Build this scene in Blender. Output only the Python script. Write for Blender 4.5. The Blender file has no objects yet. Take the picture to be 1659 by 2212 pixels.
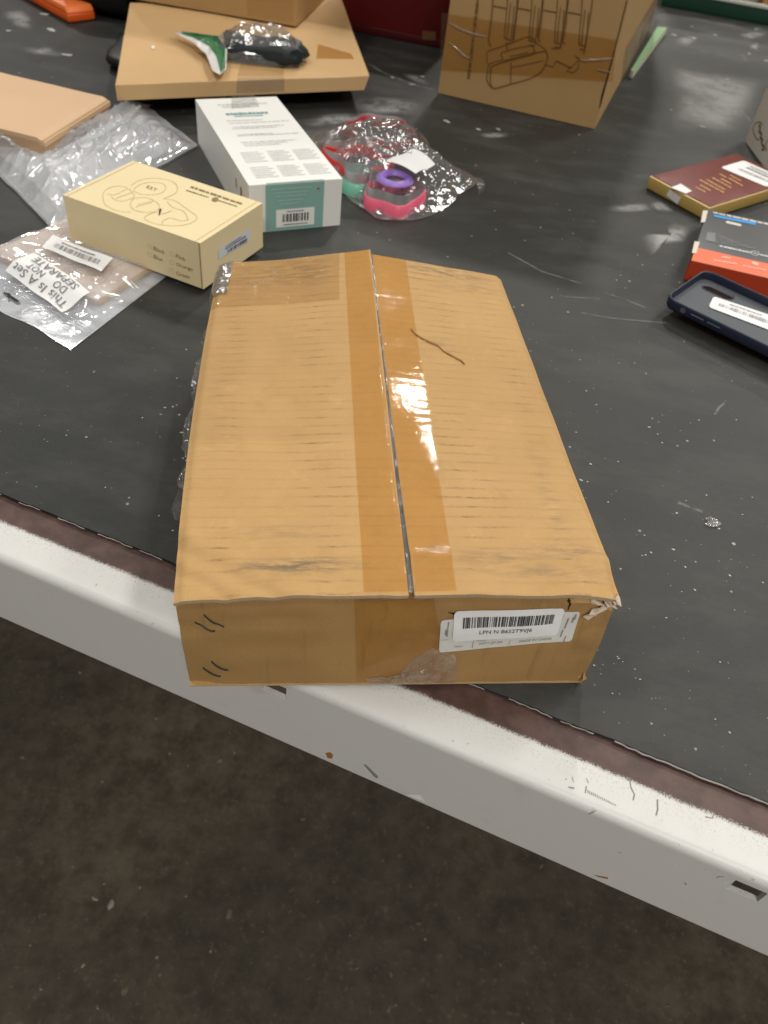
import bpy, bmesh, math, random
from mathutils import Vector, Matrix, noise

random.seed(7)
sc = bpy.context.scene
COL = sc.collection

# ------------------------------------------------------------------ camera
FPX = 1720.0; CX, CY = 829.5, 1106.0          # focal length and centre in photo units (photo 1659 x 2212)
CAMH = 0.36
O = Vector((0, 0, CAMH))
pitch, roll = math.radians(45.1506), math.radians(7.8033)
FWD = Vector((0, math.cos(pitch), -math.sin(pitch)))
_r = Vector((1, 0, 0)); _u = _r.cross(FWD)
RGT = _r * math.cos(roll) + _u * math.sin(roll)
UPV = -_r * math.sin(roll) + _u * math.cos(roll)
cam_d = bpy.data.cameras.new("camera")
cam = bpy.data.objects.new("camera", cam_d)
COL.objects.link(cam)
M = Matrix((RGT, UPV, -FWD)).transposed().to_4x4()
M.translation = O
cam.matrix_world = M
cam_d.sensor_fit = 'HORIZONTAL'; cam_d.sensor_width = 36.0
cam_d.lens = 36.0 * FPX / 1659.0
cam_d.clip_start = 0.01; cam_d.clip_end = 100
cam_d.dof.use_dof = True
cam_d.dof.focus_distance = 0.44
cam_d.dof.aperture_fstop = 17.0
sc.camera = cam

# ------------------------------------------------------------------ world and lamps (warehouse ceiling lights, added fill behind the camera)
w = bpy.data.worlds.new("World"); sc.world = w; w.use_nodes = True
bg = w.node_tree.nodes["Background"]
bg.inputs[0].default_value = (1.0, 0.96, 0.90, 1); bg.inputs[1].default_value = 0.13

def lamp(x, y, z, power, sx=1.2, sy=0.25, rz=0.0, tgt=None):
    l = bpy.data.lights.new("ceiling_or_fill_lamp", 'AREA'); l.shape = 'RECTANGLE'
    l.size = sx; l.size_y = sy; l.energy = power; l.color = (1.0, 0.965, 0.90)
    o = bpy.data.objects.new("ceiling_or_fill_lamp", l); COL.objects.link(o)
    o.location = (x, y, z); o.rotation_euler = (0, 0, rz)
    return o
LAMPS = [(0.53, 3.86, 3.1, 70, .16, .17), (2.6, 3.4, 3.1, 84, .9, .3), (-2.5, 4.7, 3.1, 62, .3, .3), (1.3, 0.9, 3.1, 40, .25, 1.2),
         (-1.4, 1.1, 3.1, 32, .25, 1.2), (0.5, -2.2, 2.6, 108, 1.2, .5), (3.4, -.3, 3.1, 44), (-3.0, -1.6, 3.0, 32), (0.5, 7.2, 3.1, 125), (4.5, 6.5, 3.1, 135)]  # lamps behind the camera are added to brighten the front faces
for a in LAMPS: lamp(*a)
sc.view_settings.view_transform = 'Standard'; sc.view_settings.look = 'None'
sc.view_settings.exposure = -0.22; sc.view_settings.gamma = 1.0
sc.cycles.transparent_max_bounces = 32
sc.cycles.max_bounces = 10

# ------------------------------------------------------------------ geometry helpers
def ray(px, py): return FWD + RGT * ((px - CX) / FPX) - UPV * ((py - CY) / FPX)
def at(px, py, z=0.0):
    d = ray(px, py); return O + d * ((z - CAMH) / d.z)
def proj(X):
    d = X - O; k = FPX / d.dot(FWD)
    return CX + k * d.dot(RGT), CY - k * d.dot(UPV)
def crop(x0, y0, x1, W=1659.0):
    k = (x1 - x0) / W * 0.548611
    return lambda pts: [(x * k + x0 * 0.548611, y * k + y0 * 0.548611) for x, y in pts]
def nz(x, y, z=0.0): return noise.noise(Vector((x, y, z)))
def lerp(a, b, t): return a + (b - a) * t
def smooth(a, b, x):
    t = max(0.0, min(1.0, (x - a) / (b - a))); return t * t * (3 - 2 * t)

class Surf:
    """bilinear patch with a displacement along its normal"""
    def __init__(s, p00, p10, p11, p01, disp=None):
        s.c = [Vector(p) for p in (p00, p10, p11, p01)]
        s.n = ((s.c[1] - s.c[0]).cross(s.c[3] - s.c[0])).normalized()
        s.disp = disp
    def pt(s, u, v, off=0.0):
        a, b, c, d = s.c
        p = lerp(lerp(a, b, u), lerp(d, c, u), v)
        return p + s.n * ((s.disp(u, v) if s.disp else 0.0) + off)
    def uv(s, px, py, it=14):
        u = v = 0.5
        for _ in range(it):
            x, y = proj(s.pt(u, v)); e = 1e-3
            xu, yu = proj(s.pt(u + e, v)); xv, yv = proj(s.pt(u, v + e))
            a, b, c, d = (xu - x) / e, (xv - x) / e, (yu - y) / e, (yv - y) / e
            det = a * d - b * c
            if abs(det) < 1e-9: break
            rx, ry = px - x, py - y
            u += max(-.5, min(.5, (d * rx - b * ry) / det)); v += max(-.5, min(.5, (a * ry - c * rx) / det))
        return u, v
    def sub(s, q):
        """patch on this surface given by four photo points"""
        return Sub(s, [s.uv(*p) for p in q])
class Sub:
    def __init__(s, S, q): s.S = S; s.q = q
    def map(s, a, b):
        q = s.q
        u = lerp(lerp(q[0][0], q[1][0], a), lerp(q[3][0], q[2][0], a), b)
        v = lerp(lerp(q[0][1], q[1][1], a), lerp(q[3][1], q[2][1], a), b)
        return u, v
    def pt(s, a, b, off=0.0):
        return s.S.pt(*s.map(a, b), off)

class MB:
    def __init__(s): s.v = []; s.f = []; s.m = []; s.uv = {}
    def add(s, vs, fs, mi=0, uvs=None):
        b = len(s.v); s.v += [Vector(p) for p in vs]
        for f in fs: s.f.append([i + b for i in f]); s.m.append(mi)
        if uvs:
            for i, t in enumerate(uvs): s.uv[b + i] = t
        return b
    def grid(s, fn, nu, nv, mi=0, u0=0., u1=1., v0=0., v1=1., keep=None, uvfn=None, flip=False):
        vs = []; uvs = []
        for j in range(nv + 1):
            for i in range(nu + 1):
                u = lerp(u0, u1, i / nu); v = lerp(v0, v1, j / nv)
                vs.append(fn(u, v)); uvs.append(uvfn(u, v) if uvfn else (u, v))
        fs = []
        for j in range(nv):
            for i in range(nu):
                if keep and not keep(lerp(u0, u1, (i + .5) / nu), lerp(v0, v1, (j + .5) / nv)): continue
                a = j * (nu + 1) + i
                q = [a, a + 1, a + nu + 2, a + nu + 1]
                fs.append(q[::-1] if flip else q)
        s.add(vs, fs, mi, uvs)
    def ribbon(s, S, pts, wid, off=2e-4, mi=0, px=True):
        uv = [S.uv(*p) for p in pts] if px else pts
        P = [S.pt(u, v, off) for u, v in uv]; n = S.n if isinstance(S, Surf) else S.S.n
        vs = []
        for i, p in enumerate(P):
            t = (P[min(i + 1, len(P) - 1)] - P[max(i - 1, 0)])
            if t.length < 1e-9: t = Vector((1, 0, 0))
            sd = n.cross(t.normalized()).normalized() * (wid[i] if isinstance(wid, (list, tuple)) else wid) * .5
            vs += [p + sd, p - sd]
        s.add(vs, [(2 * i + 1, 2 * i + 3, 2 * i + 2, 2 * i) for i in range(len(P) - 1)], mi)
    def sheet(s, S, out, off=2e-4, rings=4, mi=0, px=True, wob=0.0):
        uv = [S.uv(*p) for p in out] if px else list(out)
        n = len(uv); cu = sum(p[0] for p in uv) / n; cv = sum(p[1] for p in uv) / n
        vs = [S.pt(cu, cv, off)]; fs = []
        for k in range(1, rings + 1):
            for (u, v) in uv:
                uu, vv = lerp(cu, u, k / rings), lerp(cv, v, k / rings)
                vs.append(S.pt(uu, vv, off + (wob * (0.5 + nz(uu * 9, vv * 9, 3)) if wob else 0)))
        for i in range(n): fs.append((0, 1 + i, 1 + (i + 1) % n))
        for k in range(rings - 1):
            a = 1 + k * n; b = a + n
            for i in range(n):
                j = (i + 1) % n; fs.append((a + i, b + i, b + j, a + j))
        s.add(vs, fs, mi)
    def tube(s, pts, r, n=8, mi=0, cap=True):
        pts = [Vector(p) for p in pts]; vs = []; ref = Vector((0.13, 0.31, 0.9)).normalized()
        for i, p in enumerate(pts):
            t = (pts[min(i + 1, len(pts) - 1)] - pts[max(i - 1, 0)]).normalized()
            a = t.cross(ref).normalized(); b = t.cross(a)
            rr = r[i] if isinstance(r, (list, tuple)) else r
            for k in range(n):
                th = 2 * math.pi * k / n; vs.append(p + (a * math.cos(th) + b * math.sin(th)) * rr)
        fs = []
        for i in range(len(pts) - 1):
            for k in range(n):
                fs.append((i * n + k, i * n + (k + 1) % n, (i + 1) * n + (k + 1) % n, (i + 1) * n + k))
        if cap: fs += [tuple(range(n))[::-1], tuple(range((len(pts) - 1) * n, len(pts) * n))]
        s.add(vs, fs, mi)
    def text(s, S, txt, x0, y0, x1, y1, off=3e-4, mi=0, bold=0.0):
        """text filling the box (x0,y0)-(x1,y1) of patch S"""
        V, F = text2d(txt, bold)
        s.add([S.pt(lerp(x0, x1, x), lerp(y0, y1, y), off) for x, y in V], F, mi)
    def bars(s, S, x0, y0, x1, y1, n=40, off=3e-4, mi=0, seed=1, fill=.55):
        rnd = random.Random(seed); ws = [rnd.choice((1, 1, 2, 3)) for _ in range(2 * n)]; T = sum(ws); x = 0
        for i, q in enumerate(ws):
            if i % 2 == 0:
                a = lerp(x0, x1, x / T); b = lerp(x0, x1, (x + q) / T)
                s.add([S.pt(a, y0, off), S.pt(b, y0, off), S.pt(b, y1, off), S.pt(a, y1, off)], [(0, 1, 2, 3)], mi)
            x += q
    def scribble(s, S, x0, y, x1, h, off=3e-4, mi=0, seed=1):
        """a line of print too small to read: word-length dashes"""
        rnd = random.Random(seed); x = x0; L = (x1 - x0)
        while x < x1 - .001 * L:
            wd = L * rnd.uniform(.05, .14); b = min(x + wd, x1)
            s.add([S.pt(x, y, off), S.pt(b, y, off), S.pt(b, y + h * rnd.uniform(.75, 1), off), S.pt(x, y + h * rnd.uniform(.75, 1), off)], [(0, 1, 2, 3)], mi)
            x = b + L * rnd.uniform(.012, .025)

_tc = {}
def text2d(txt, bold=0.0):
    if (txt, bold) in _tc: return _tc[(txt, bold)]
    c = bpy.data.curves.new("t", 'FONT'); c.body = txt; c.resolution_u = 2; c.offset = bold
    o = bpy.data.objects.new("t", c); COL.objects.link(o)
    dg = bpy.context.evaluated_depsgraph_get(); dg.update()
    e = o.evaluated_get(dg); me = e.to_mesh()
    V = [(v.co.x, v.co.y) for v in me.vertices]; F = [tuple(p.vertices) for p in me.polygons]
    e.to_mesh_clear(); bpy.data.objects.remove(o); bpy.data.curves.remove(c)
    xs = [p[0] for p in V]; ys = [p[1] for p in V]
    ax, bx, ay, by = min(xs), max(xs), min(ys), max(ys)
    V = [((x - ax) / (bx - ax), (y - ay) / (by - ay)) for x, y in V]
    _tc[(txt, bold)] = (V, F); return V, F

ORG = {}
def thing(name, label, cat, loc, group=None):
    o = bpy.data.objects.new(name, None); COL.objects.link(o); o.location = loc
    o.empty_display_size = 0.01
    o['label'] = label; o['category'] = cat
    if group: o['group'] = group
    ORG[o] = Vector(loc); return o
def build(name, mb, mats, parent=None, smooth=True, org=None, label=None, cat=None, group=None, kind=None, bevel=0, auto=40):
    me = bpy.data.meshes.new(name)
    if parent is not None: og = ORG[parent]
    else: og = Vector(org) if org is not None else Vector((0, 0, 0))
    me.from_pydata([tuple(v - og) for v in mb.v], [], mb.f)
    if not isinstance(mats, (list, tuple)): mats = [mats]
    for m in mats: me.materials.append(m)
    me.polygons.foreach_set('material_index', mb.m)
    if mb.uv:
        L = me.uv_layers.new(name="UVMap")
        for l in me.loops: L.data[l.index].uv = mb.uv.get(l.vertex_index, (0, 0))
    if bevel:
        bm = bmesh.new(); bm.from_mesh(me)
        bmesh.ops.remove_doubles(bm, verts=bm.verts, dist=1e-6)
        es = [e for e in bm.edges if len(e.link_faces) == 2 and e.calc_face_angle(0) > .5]
        bmesh.ops.bevel(bm, geom=es, offset=bevel, segments=3, profile=.5, affect='EDGES')
        bmesh.ops.recalc_face_normals(bm, faces=bm.faces)
        bm.to_mesh(me); bm.free()
    me.validate(); me.update()
    if smooth:
        try: me.shade_smooth()
        except Exception: pass
        if auto < 180:
            try: me.set_sharp_from_angle(angle=math.radians(auto))
            except Exception: pass
    o = bpy.data.objects.new(name, me); COL.objects.link(o)
    if parent is not None: o.parent = parent; ORG[o] = og
    else: o.location = og; ORG[o] = og
    if label: o['label'] = label
    if cat: o['category'] = cat
    if group: o['group'] = group
    if kind: o['kind'] = kind
    return o

def hexa(mb, B, T, mi=0):
    """solid from four bottom and four top corners (counter-clockwise)"""
    mb.add(list(B) + list(T), [(3, 2, 1, 0), (4, 5, 6, 7), (0, 1, 5, 4), (1, 2, 6, 5), (2, 3, 7, 6), (3, 0, 4, 7)], mi)
def frame_box(x, y, yaw, wd, l, h, z):
    e1 = Vector((math.cos(yaw), math.sin(yaw), 0)); e2 = Vector((-math.sin(yaw), math.cos(yaw), 0)); o = Vector((x, y, z))
    B = [o, o + e1 * wd, o + e1 * wd + e2 * l, o + e2 * l]
    return B, [p + Vector((0, 0, h)) for p in B]
def box_shell(mb, B, T, n=10, warp=0.0006, mi=0, seed=0):
    """closed carton with slightly warped faces"""
    c = sum(B + T, Vector()) / 8
    def fc(a, b, cc, d):
        S = Surf(a, b, cc, d)
        mb.grid(lambda u, v: S.pt(u, v, warp * (nz(u * 2.3 + seed, v * 2.1, S.n.x * 5 + S.n.y * 3)) * min(1, 16 * u * (1 - u) * v * (1 - v) * 2)), n, n, mi)
    fc(T[0], T[1], T[2], T[3]); fc(B[3], B[2], B[1], B[0])
    for i in range(4): j = (i + 1) % 4; fc(B[i], B[j], T[j], T[i])

# ------------------------------------------------------------------ materials
def newmat(name):
    m = bpy.data.materials.new(name); m.use_nodes = True
    nt = m.node_tree; return m, nt, nt.nodes, nt.links, nt.nodes["Principled BSDF"]
def N(nt, typ, **kw):
    n = nt.nodes.new(typ)
    for k, v in kw.items():
        if k.startswith('i_'): n.inputs[k[2:].replace('_', ' ')].default_value = v
        else: setattr(n, k, v)
    return n
def math_(nt, op, a, b=None, c=None, clamp=False):
    n = nt.nodes.new('ShaderNodeMath'); n.operation = op; n.use_clamp = clamp
    for i, x in enumerate((a, b, c)):
        if x is None: continue
        if isinstance(x, (int, float)): n.inputs[i].default_value = x
        else: nt.links.new(x, n.inputs[i])
    return n.outputs[0]
def sstep(nt, x, a, b):
    n = nt.nodes.new('ShaderNodeMapRange'); n.interpolation_type = 'SMOOTHSTEP'
    nt.links.new(x, n.inputs[0]); n.inputs[1].default_value = a; n.inputs[2].default_value = b
    n.inputs[3].default_value = 0; n.inputs[4].default_value = 1; return n.outputs[0]
def mixc(nt, f, a, b, blend='MIX'):
    n = nt.nodes.new('ShaderNodeMix'); n.data_type = 'RGBA'; n.blend_type = blend
    for i, x in ((0, f), (6, a), (7, b)):
        if isinstance(x, (int, float)): n.inputs[i].default_value = x
        elif isinstance(x, tuple): n.inputs[i].default_value = (*x, 1) if len(x) == 3 else x
        else: nt.links.new(x, n.inputs[i])
    return n.outputs[2]
def coords(nt, kind='Object', scale=(1, 1, 1), rot=(0, 0, 0), loc=(0, 0, 0)):
    t = nt.nodes.new('ShaderNodeTexCoord'); mp = nt.nodes.new('ShaderNodeMapping')
    nt.links.new(t.outputs[kind], mp.inputs[0]); mp.inputs['Scale'].default_value = scale
    mp.inputs['Rotation'].default_value = rot; mp.inputs['Location'].default_value = loc
    return mp.outputs[0]
def noise_(nt, vec, scale, detail=3, rough=.5, dist=0.):
    n = nt.nodes.new('ShaderNodeTexNoise'); nt.links.new(vec, n.inputs['Vector'])
    n.inputs['Scale'].default_value = scale; n.inputs['Detail'].default_value = detail
    n.inputs['Roughness'].default_value = rough; n.inputs['Distortion'].default_value = dist
    return n.outputs['Fac']
def bump_(nt, h, strength, dist, bsdf):
    b = nt.nodes.new('ShaderNodeBump'); b.inputs['Strength'].default_value = strength; b.inputs['Distance'].default_value = dist
    nt.links.new(h, b.inputs['Height']); nt.links.new(b.outputs[0], bsdf.inputs['Normal']); return b.outputs[0]

def paper(name, col, rough=.7, spec=.25, var=.10, scale=1.0, bump=.15, grime=.0, flute=.0):
    m, nt, nd, lk, b = newmat(name)
    v = coords(nt); a = noise_(nt, v, 22 * scale, 4); f = noise_(nt, v, 900 * scale, 2)
    k = math_(nt, 'ADD', math_(nt, 'MULTIPLY', math_(nt, 'SUBTRACT', a, .5), var * 2), math_(nt, 'MULTIPLY', math_(nt, 'SUBTRACT', f, .5), var * 1.4))
    val = math_(nt, 'ADD', k, 1.0)
    hs = nt.nodes.new('ShaderNodeHueSaturation'); hs.inputs['Color'].default_value = (*col, 1); lk.new(val, hs.inputs['Value'])
    c = hs.outputs[0]
    if flute:
        vs_ = noise_(nt, coords(nt, 'Object', (1, 1, .06)), 170, 4, .7); c = mixc(nt, math_(nt, 'MULTIPLY', sstep(nt, vs_, .55, .78), flute), c, tuple(x * .45 for x in col))
    if grime:
        g = sstep(nt, noise_(nt, v, 9 * scale, 6, .65), .55, .8)
        c = mixc(nt, math_(nt, 'MULTIPLY', g, grime), c, tuple(x * .35 for x in col))
    lk.new(c, b.inputs['Base Color']); b.inputs['Roughness'].default_value = rough
    b.inputs['Specular IOR Level'].default_value = spec
    if bump: bump_(nt, f, bump, .0006, b)
    return m
def plain(name, col, rough=.5, spec=.4, coat=0., metal=0., var=.06, scale=60, bump=0.):
    m, nt, nd, lk, b = newmat(name)
    v = coords(nt); a = noise_(nt, v, scale, 4)
    hs = nt.nodes.new('ShaderNodeHueSaturation'); hs.inputs['Color'].default_value = (*col, 1)
    lk.new(math_(nt, 'ADD', math_(nt, 'MULTIPLY', math_(nt, 'SUBTRACT', a, .5), var * 2), 1.0), hs.inputs['Value'])
    lk.new(hs.outputs[0], b.inputs['Base Color'])
    b.inputs['Roughness'].default_value = rough; b.inputs['Specular IOR Level'].default_value = spec
    b.inputs['Coat Weight'].default_value = coat; b.inputs['Metallic'].default_value = metal; b.inputs['Coat Roughness'].default_value = .12
    if bump: bump_(nt, a, bump, .002, b)
    return m
def film(name, haze=.08, tint=(1, 1, 1), white=(.8, .82, .84), rough=.07, base=.05, edge=.5, bump=.5, bscale=60, bdist=.004):
    """thin clear plastic: see-through, glossy, a little milky"""
    m, nt, nd, lk, b = newmat(name); nd.remove(b); out = nd['Material Output']
    tr = N(nt, 'ShaderNodeBsdfTransparent'); tr.inputs[0].default_value = (*tint, 1)
    df = N(nt, 'ShaderNodeBsdfDiffuse'); df.inputs[0].default_value = (*white, 1)
    tl = N(nt, 'ShaderNodeBsdfTranslucent'); tl.inputs[0].default_value = (*white, 1)
    md = N(nt, 'ShaderNodeMixShader'); md.inputs[0].default_value = .35; lk.new(df.outputs[0], md.inputs[1]); lk.new(tl.outputs[0], md.inputs[2])
    v = coords(nt)
    hz = noise_(nt, v, bscale * .6, 4)
    m1 = N(nt, 'ShaderNodeMixShader'); lk.new(math_(nt, 'MULTIPLY', math_(nt, 'ADD', .55, math_(nt, 'MULTIPLY', sstep(nt, hz, .25, .75), .9)), haze, clamp=True), m1.inputs[0]); m1.label = 'haze'
    lk.new(tr.outputs[0], m1.inputs[1]); lk.new(md.outputs[0], m1.inputs[2])
    gl = N(nt, 'ShaderNodeBsdfGlossy'); gl.inputs['Roughness'].default_value = rough
    lw = N(nt, 'ShaderNodeLayerWeight'); lw.inputs[0].default_value = .5
    fac = math_(nt, 'ADD', math_(nt, 'MULTIPLY', math_(nt, 'POWER', lw.outputs['Facing'], 3.0), edge), base, clamp=True)
    m2 = N(nt, 'ShaderNodeMixShader'); lk.new(fac, m2.inputs[0]); lk.new(m1.outputs[0], m2.inputs[1]); lk.new(gl.outputs[0], m2.inputs[2])
    if bump:
        h = math_(nt, 'ADD', noise_(nt, v, bscale, 3, .6, 1.2), math_(nt, 'MULTIPLY', noise_(nt, v, bscale * 3.1, 2, .5, .6), .35))
        bp = nt.nodes.new('ShaderNodeBump'); bp.inputs['Strength'].default_value = bump; bp.inputs['Distance'].default_value = bdist
        lk.new(h, bp.inputs['Height']); lk.new(bp.outputs[0], gl.inputs['Normal']); lk.new(bp.outputs[0], lw.inputs['Normal'])
    lk.new(m2.outputs[0], out.inputs[0]); return m

KRAFT = (.462, .284, .116)
def kraft_top():
    """worn corrugated board: washboard dents, dark rubbed streaks along the flutes, smudges"""
    m, nt, nd, lk, b = newmat("kraft_board_worn")
    tc = nt.nodes.new('ShaderNodeTexCoord'); sp = nt.nodes.new('ShaderNodeSeparateXYZ'); lk.new(tc.outputs['UV'], sp.inputs[0])
    u, v = sp.outputs[0], sp.outputs[1]
    ob = coords(nt); fine = noise_(nt, ob, 900, 2); mid = noise_(nt, ob, 28, 5, .6); big = noise_(nt, ob, 7, 3)
    wob = math_(nt, 'MULTIPLY', noise_(nt, coords(nt, 'UV', (2, 4, 1)), 1.0, 1), .012)
    ph = math_(nt, 'MULTIPLY', math_(nt, 'ADD', v, wob), 2 * math.pi * 43)
    wave = math_(nt, 'SINE', ph)
    line = sstep(nt, wave, .55, .98)
    dash = noise_(nt, coords(nt, 'UV', (11, 60, 1)), 1.0, 4, .65)
    zone = noise_(nt, coords(nt, 'UV', (5.0, 3.2, 1), loc=(3.3, 1.7, 0)), 1.0, 3, .55)
    def gz(c_, w_): return math_(nt, 'POWER', 2.718, math_(nt, 'MULTIPLY', math_(nt, 'POWER', math_(nt, 'ABSOLUTE', math_(nt, 'DIVIDE', math_(nt, 'SUBTRACT', u, c_), w_)), 2.0), -1.0))
    gsum = math_(nt, 'ADD', math_(nt, 'ADD', gz(.10, .04), gz(.34, .085)), math_(nt, 'ADD', gz(.70, .085), gz(.905, .05)))
    zone = math_(nt, 'ADD', math_(nt, 'MULTIPLY', zone, .62), math_(nt, 'MULTIPLY', gsum, .22))
    st = math_(nt, 'MULTIPLY', math_(nt, 'MULTIPLY', line, sstep(nt, dash, .40, .66)), sstep(nt, zone, .38, .58))
    c = mixc(nt, sstep(nt, big, .3, .7), tuple(x * .95 for x in KRAFT), tuple(x * 1.05 for x in KRAFT))
    c = mixc(nt, math_(nt, 'MULTIPLY', sstep(nt, mid, .35, .75), .25), c, (.55, .345, .15))
    seam = math_(nt, 'MULTIPLY', math_(nt, 'LESS_THAN', v, math_(nt, 'ADD', .352, math_(nt, 'MULTIPLY', u, .02))), math_(nt, 'LESS_THAN', u, .41))
    c = mixc(nt, math_(nt, 'MULTIPLY', seam, .30), c, (.55, .345, .138))
    blot = noise_(nt, ob, 75, 4, .7); c = mixc(nt, math_(nt, 'MULTIPLY', sstep(nt, blot, .55, .75), .35), c, (.60, .385, .165)); c = mixc(nt, math_(nt, 'MULTIPLY', sstep(nt, blot, .48, .28), .22), c, (.34, .19, .07))
    c = mixc(nt, math_(nt, 'MULTIPLY', math_(nt, 'SUBTRACT', fine, .35), .5, clamp=True), c, (.40, .22, .08))
    c = mixc(nt, math_(nt, 'MULTIPLY', math_(nt, 'MULTIPLY', st, sstep(nt, noise_(nt, coords(nt, 'UV', (60, 200, 1)), 1.0, 3, .7), .34, .62)), .80), c, (.19, .115, .058))
    c = mixc(nt, math_(nt, 'MULTIPLY', math_(nt, 'MULTIPLY', line, sstep(nt, dash, .30, .6)), .12), c, (.25, .145, .06))
    return m, nt, lk, b, u, v, c, wave, fine, mid
def finish_top(pack, blobs):
    m, nt, lk, b, u, v, c, wave, fine, mid = pack
    nzs = noise_(nt, coords(nt, 'UV', (14, 90, 1)), 1.0, 4, .7)
    for (u0, v0, ru, rv, s, col) in blobs:
        du = math_(nt, 'POWER', math_(nt, 'ABSOLUTE', math_(nt, 'DIVIDE', math_(nt, 'SUBTRACT', u, u0), ru)), 2.0)
        dv = math_(nt, 'POWER', math_(nt, 'ABSOLUTE', math_(nt, 'DIVIDE', math_(nt, 'SUBTRACT', v, v0), rv)), 2.0)
        g = math_(nt, 'POWER', 2.718, math_(nt, 'MULTIPLY', math_(nt, 'ADD', du, dv), -1.0))
        c = mixc(nt, math_(nt, 'MULTIPLY', math_(nt, 'MULTIPLY', g, sstep(nt, nzs, .38, .62)), s), c, col)
    lk.new(c, b.inputs['Base Color']); b.inputs['Roughness'].default_value = .68; b.inputs['Specular IOR Level'].default_value = .25
    h = math_(nt, 'ADD', math_(nt, 'MULTIPLY', wave, .10), math_(nt, 'ADD', math_(nt, 'MULTIPLY', fine, .12), math_(nt, 'MULTIPLY', mid, .5)))
    bump_(nt, h, .30, .0012, b)
    return m

def mat_rubber():
    m, nt, nd, lk, b = newmat("black_rubber_dusty")
    v = coords(nt); big = noise_(nt, v, 2.2, 5, .62); mid = noise_(nt, coords(nt, 'Object', (1, 2.2, 1), (0, 0, .5)), 9, 6, .68); fine = noise_(nt, v, 1300, 2)
    sp = nt.nodes.new('ShaderNodeSeparateXYZ'); lk.new(nt.nodes.new('ShaderNodeTexCoord').outputs['Object'], sp.inputs[0])
    c = mixc(nt, fine, (.013, .0142, .0127), (.027, .0288, .0258))
    worn = sstep(nt, math_(nt, 'ADD', sp.outputs[1], math_(nt, 'MULTIPLY', sp.outputs[0], .25)), .45, 1.25)                       # the far half of the table is the dusty, scuffed half
    d = math_(nt, 'MULTIPLY', math_(nt, 'ADD', sstep(nt, mid, .44, .66), math_(nt, 'MULTIPLY', sstep(nt, big, .42, .66), .7)), math_(nt, 'ADD', math_(nt, 'MULTIPLY', worn, .70), .075))
    c = mixc(nt, d, c, (.26, .255, .245))
    def specks(scale, thr, keep, col, c, amt=1.0):
        vo = nt.nodes.new('ShaderNodeTexVoronoi'); vo.inputs['Scale'].default_value = scale; vo.inputs['Randomness'].default_value = 1
        lk.new(coords(nt, 'Object', (1, 1.0, .001), (0, 0, .7 + scale)), vo.inputs['Vector'])
        s2 = nt.nodes.new('ShaderNodeSeparateColor'); lk.new(vo.outputs['Color'], s2.inputs[0])
        r = math_(nt, 'MULTIPLY', math_(nt, 'POWER', s2.outputs[1], 2.0), thr)
        shp = math_(nt, 'ADD', vo.outputs['Distance'], math_(nt, 'MULTIPLY', math_(nt, 'SUBTRACT', noise_(nt, v, scale * 4, 2), .5), thr))
        k = math_(nt, 'MULTIPLY', math_(nt, 'LESS_THAN', shp, r), math_(nt, 'LESS_THAN', s2.outputs[0], keep))
        return mixc(nt, math_(nt, 'MULTIPLY', k, amt), c, col)
    c = specks(150, .16, .16, (.36, .36, .34), c, .6); c = specks(420, .22, .14, (.30, .30, .29), c, .5); c = specks(60, .07, .25, (.45, .45, .43), c, .7)
    lk.new(c, b.inputs['Base Color'])
    lk.new(math_(nt, 'ADD', math_(nt, 'MULTIPLY', mid, .22), .44), b.inputs['Roughness']); b.inputs['Specular IOR Level'].default_value = .33
    bump_(nt, fine, .25, .0007, b); return m

def mat_floor():
    m, nt, nd, lk, b = newmat("dark_concrete")
    v = coords(nt); big = noise_(nt, v, 1.6, 4, .6); mid = noise_(nt, v, 26, 8, .75); fine = noise_(nt, v, 120, 4, .7)
    c = mixc(nt, sstep(nt, mid, .3, .7), (.064, .053, .038), (.145, .122, .090))
    c = mixc(nt, math_(nt, 'MULTIPLY', sstep(nt, big, .42, .68), .5), c, (.045, .038, .031))
    c = mixc(nt, math_(nt, 'MULTIPLY', sstep(nt, fine, .55, .75), .55), c, (.19, .165, .125))
    for sc_, thr, keep, col in ((24, .16, .28, (.30, .27, .21)), (60, .15, .16, (.36, .33, .27))):
        vo = nt.nodes.new('ShaderNodeTexVoronoi'); vo.inputs['Scale'].default_value = sc_
        lk.new(v, vo.inputs['Vector']); s2 = nt.nodes.new('ShaderNodeSeparateColor'); lk.new(vo.outputs['Color'], s2.inputs[0])
        r = math_(nt, 'MULTIPLY', s2.outputs[1], thr)
        shp = math_(nt, 'ADD', vo.outputs['Distance'], math_(nt, 'MULTIPLY', math_(nt, 'SUBTRACT', noise_(nt, v, sc_ * 3, 2), .5), thr))
        k = math_(nt, 'MULTIPLY', sstep(nt, math_(nt, 'SUBTRACT', r, shp), 0, .05), math_(nt, 'LESS_THAN', s2.outputs[0], keep))
        c = mixc(nt, math_(nt, 'MULTIPLY', k, .7), c, col)
    lk.new(c, b.inputs['Base Color']); b.inputs['Roughness'].default_value = .75; b.inputs['Specular IOR Level'].default_value = .2
    bump_(nt, fine, .3, .003, b); return m

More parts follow.
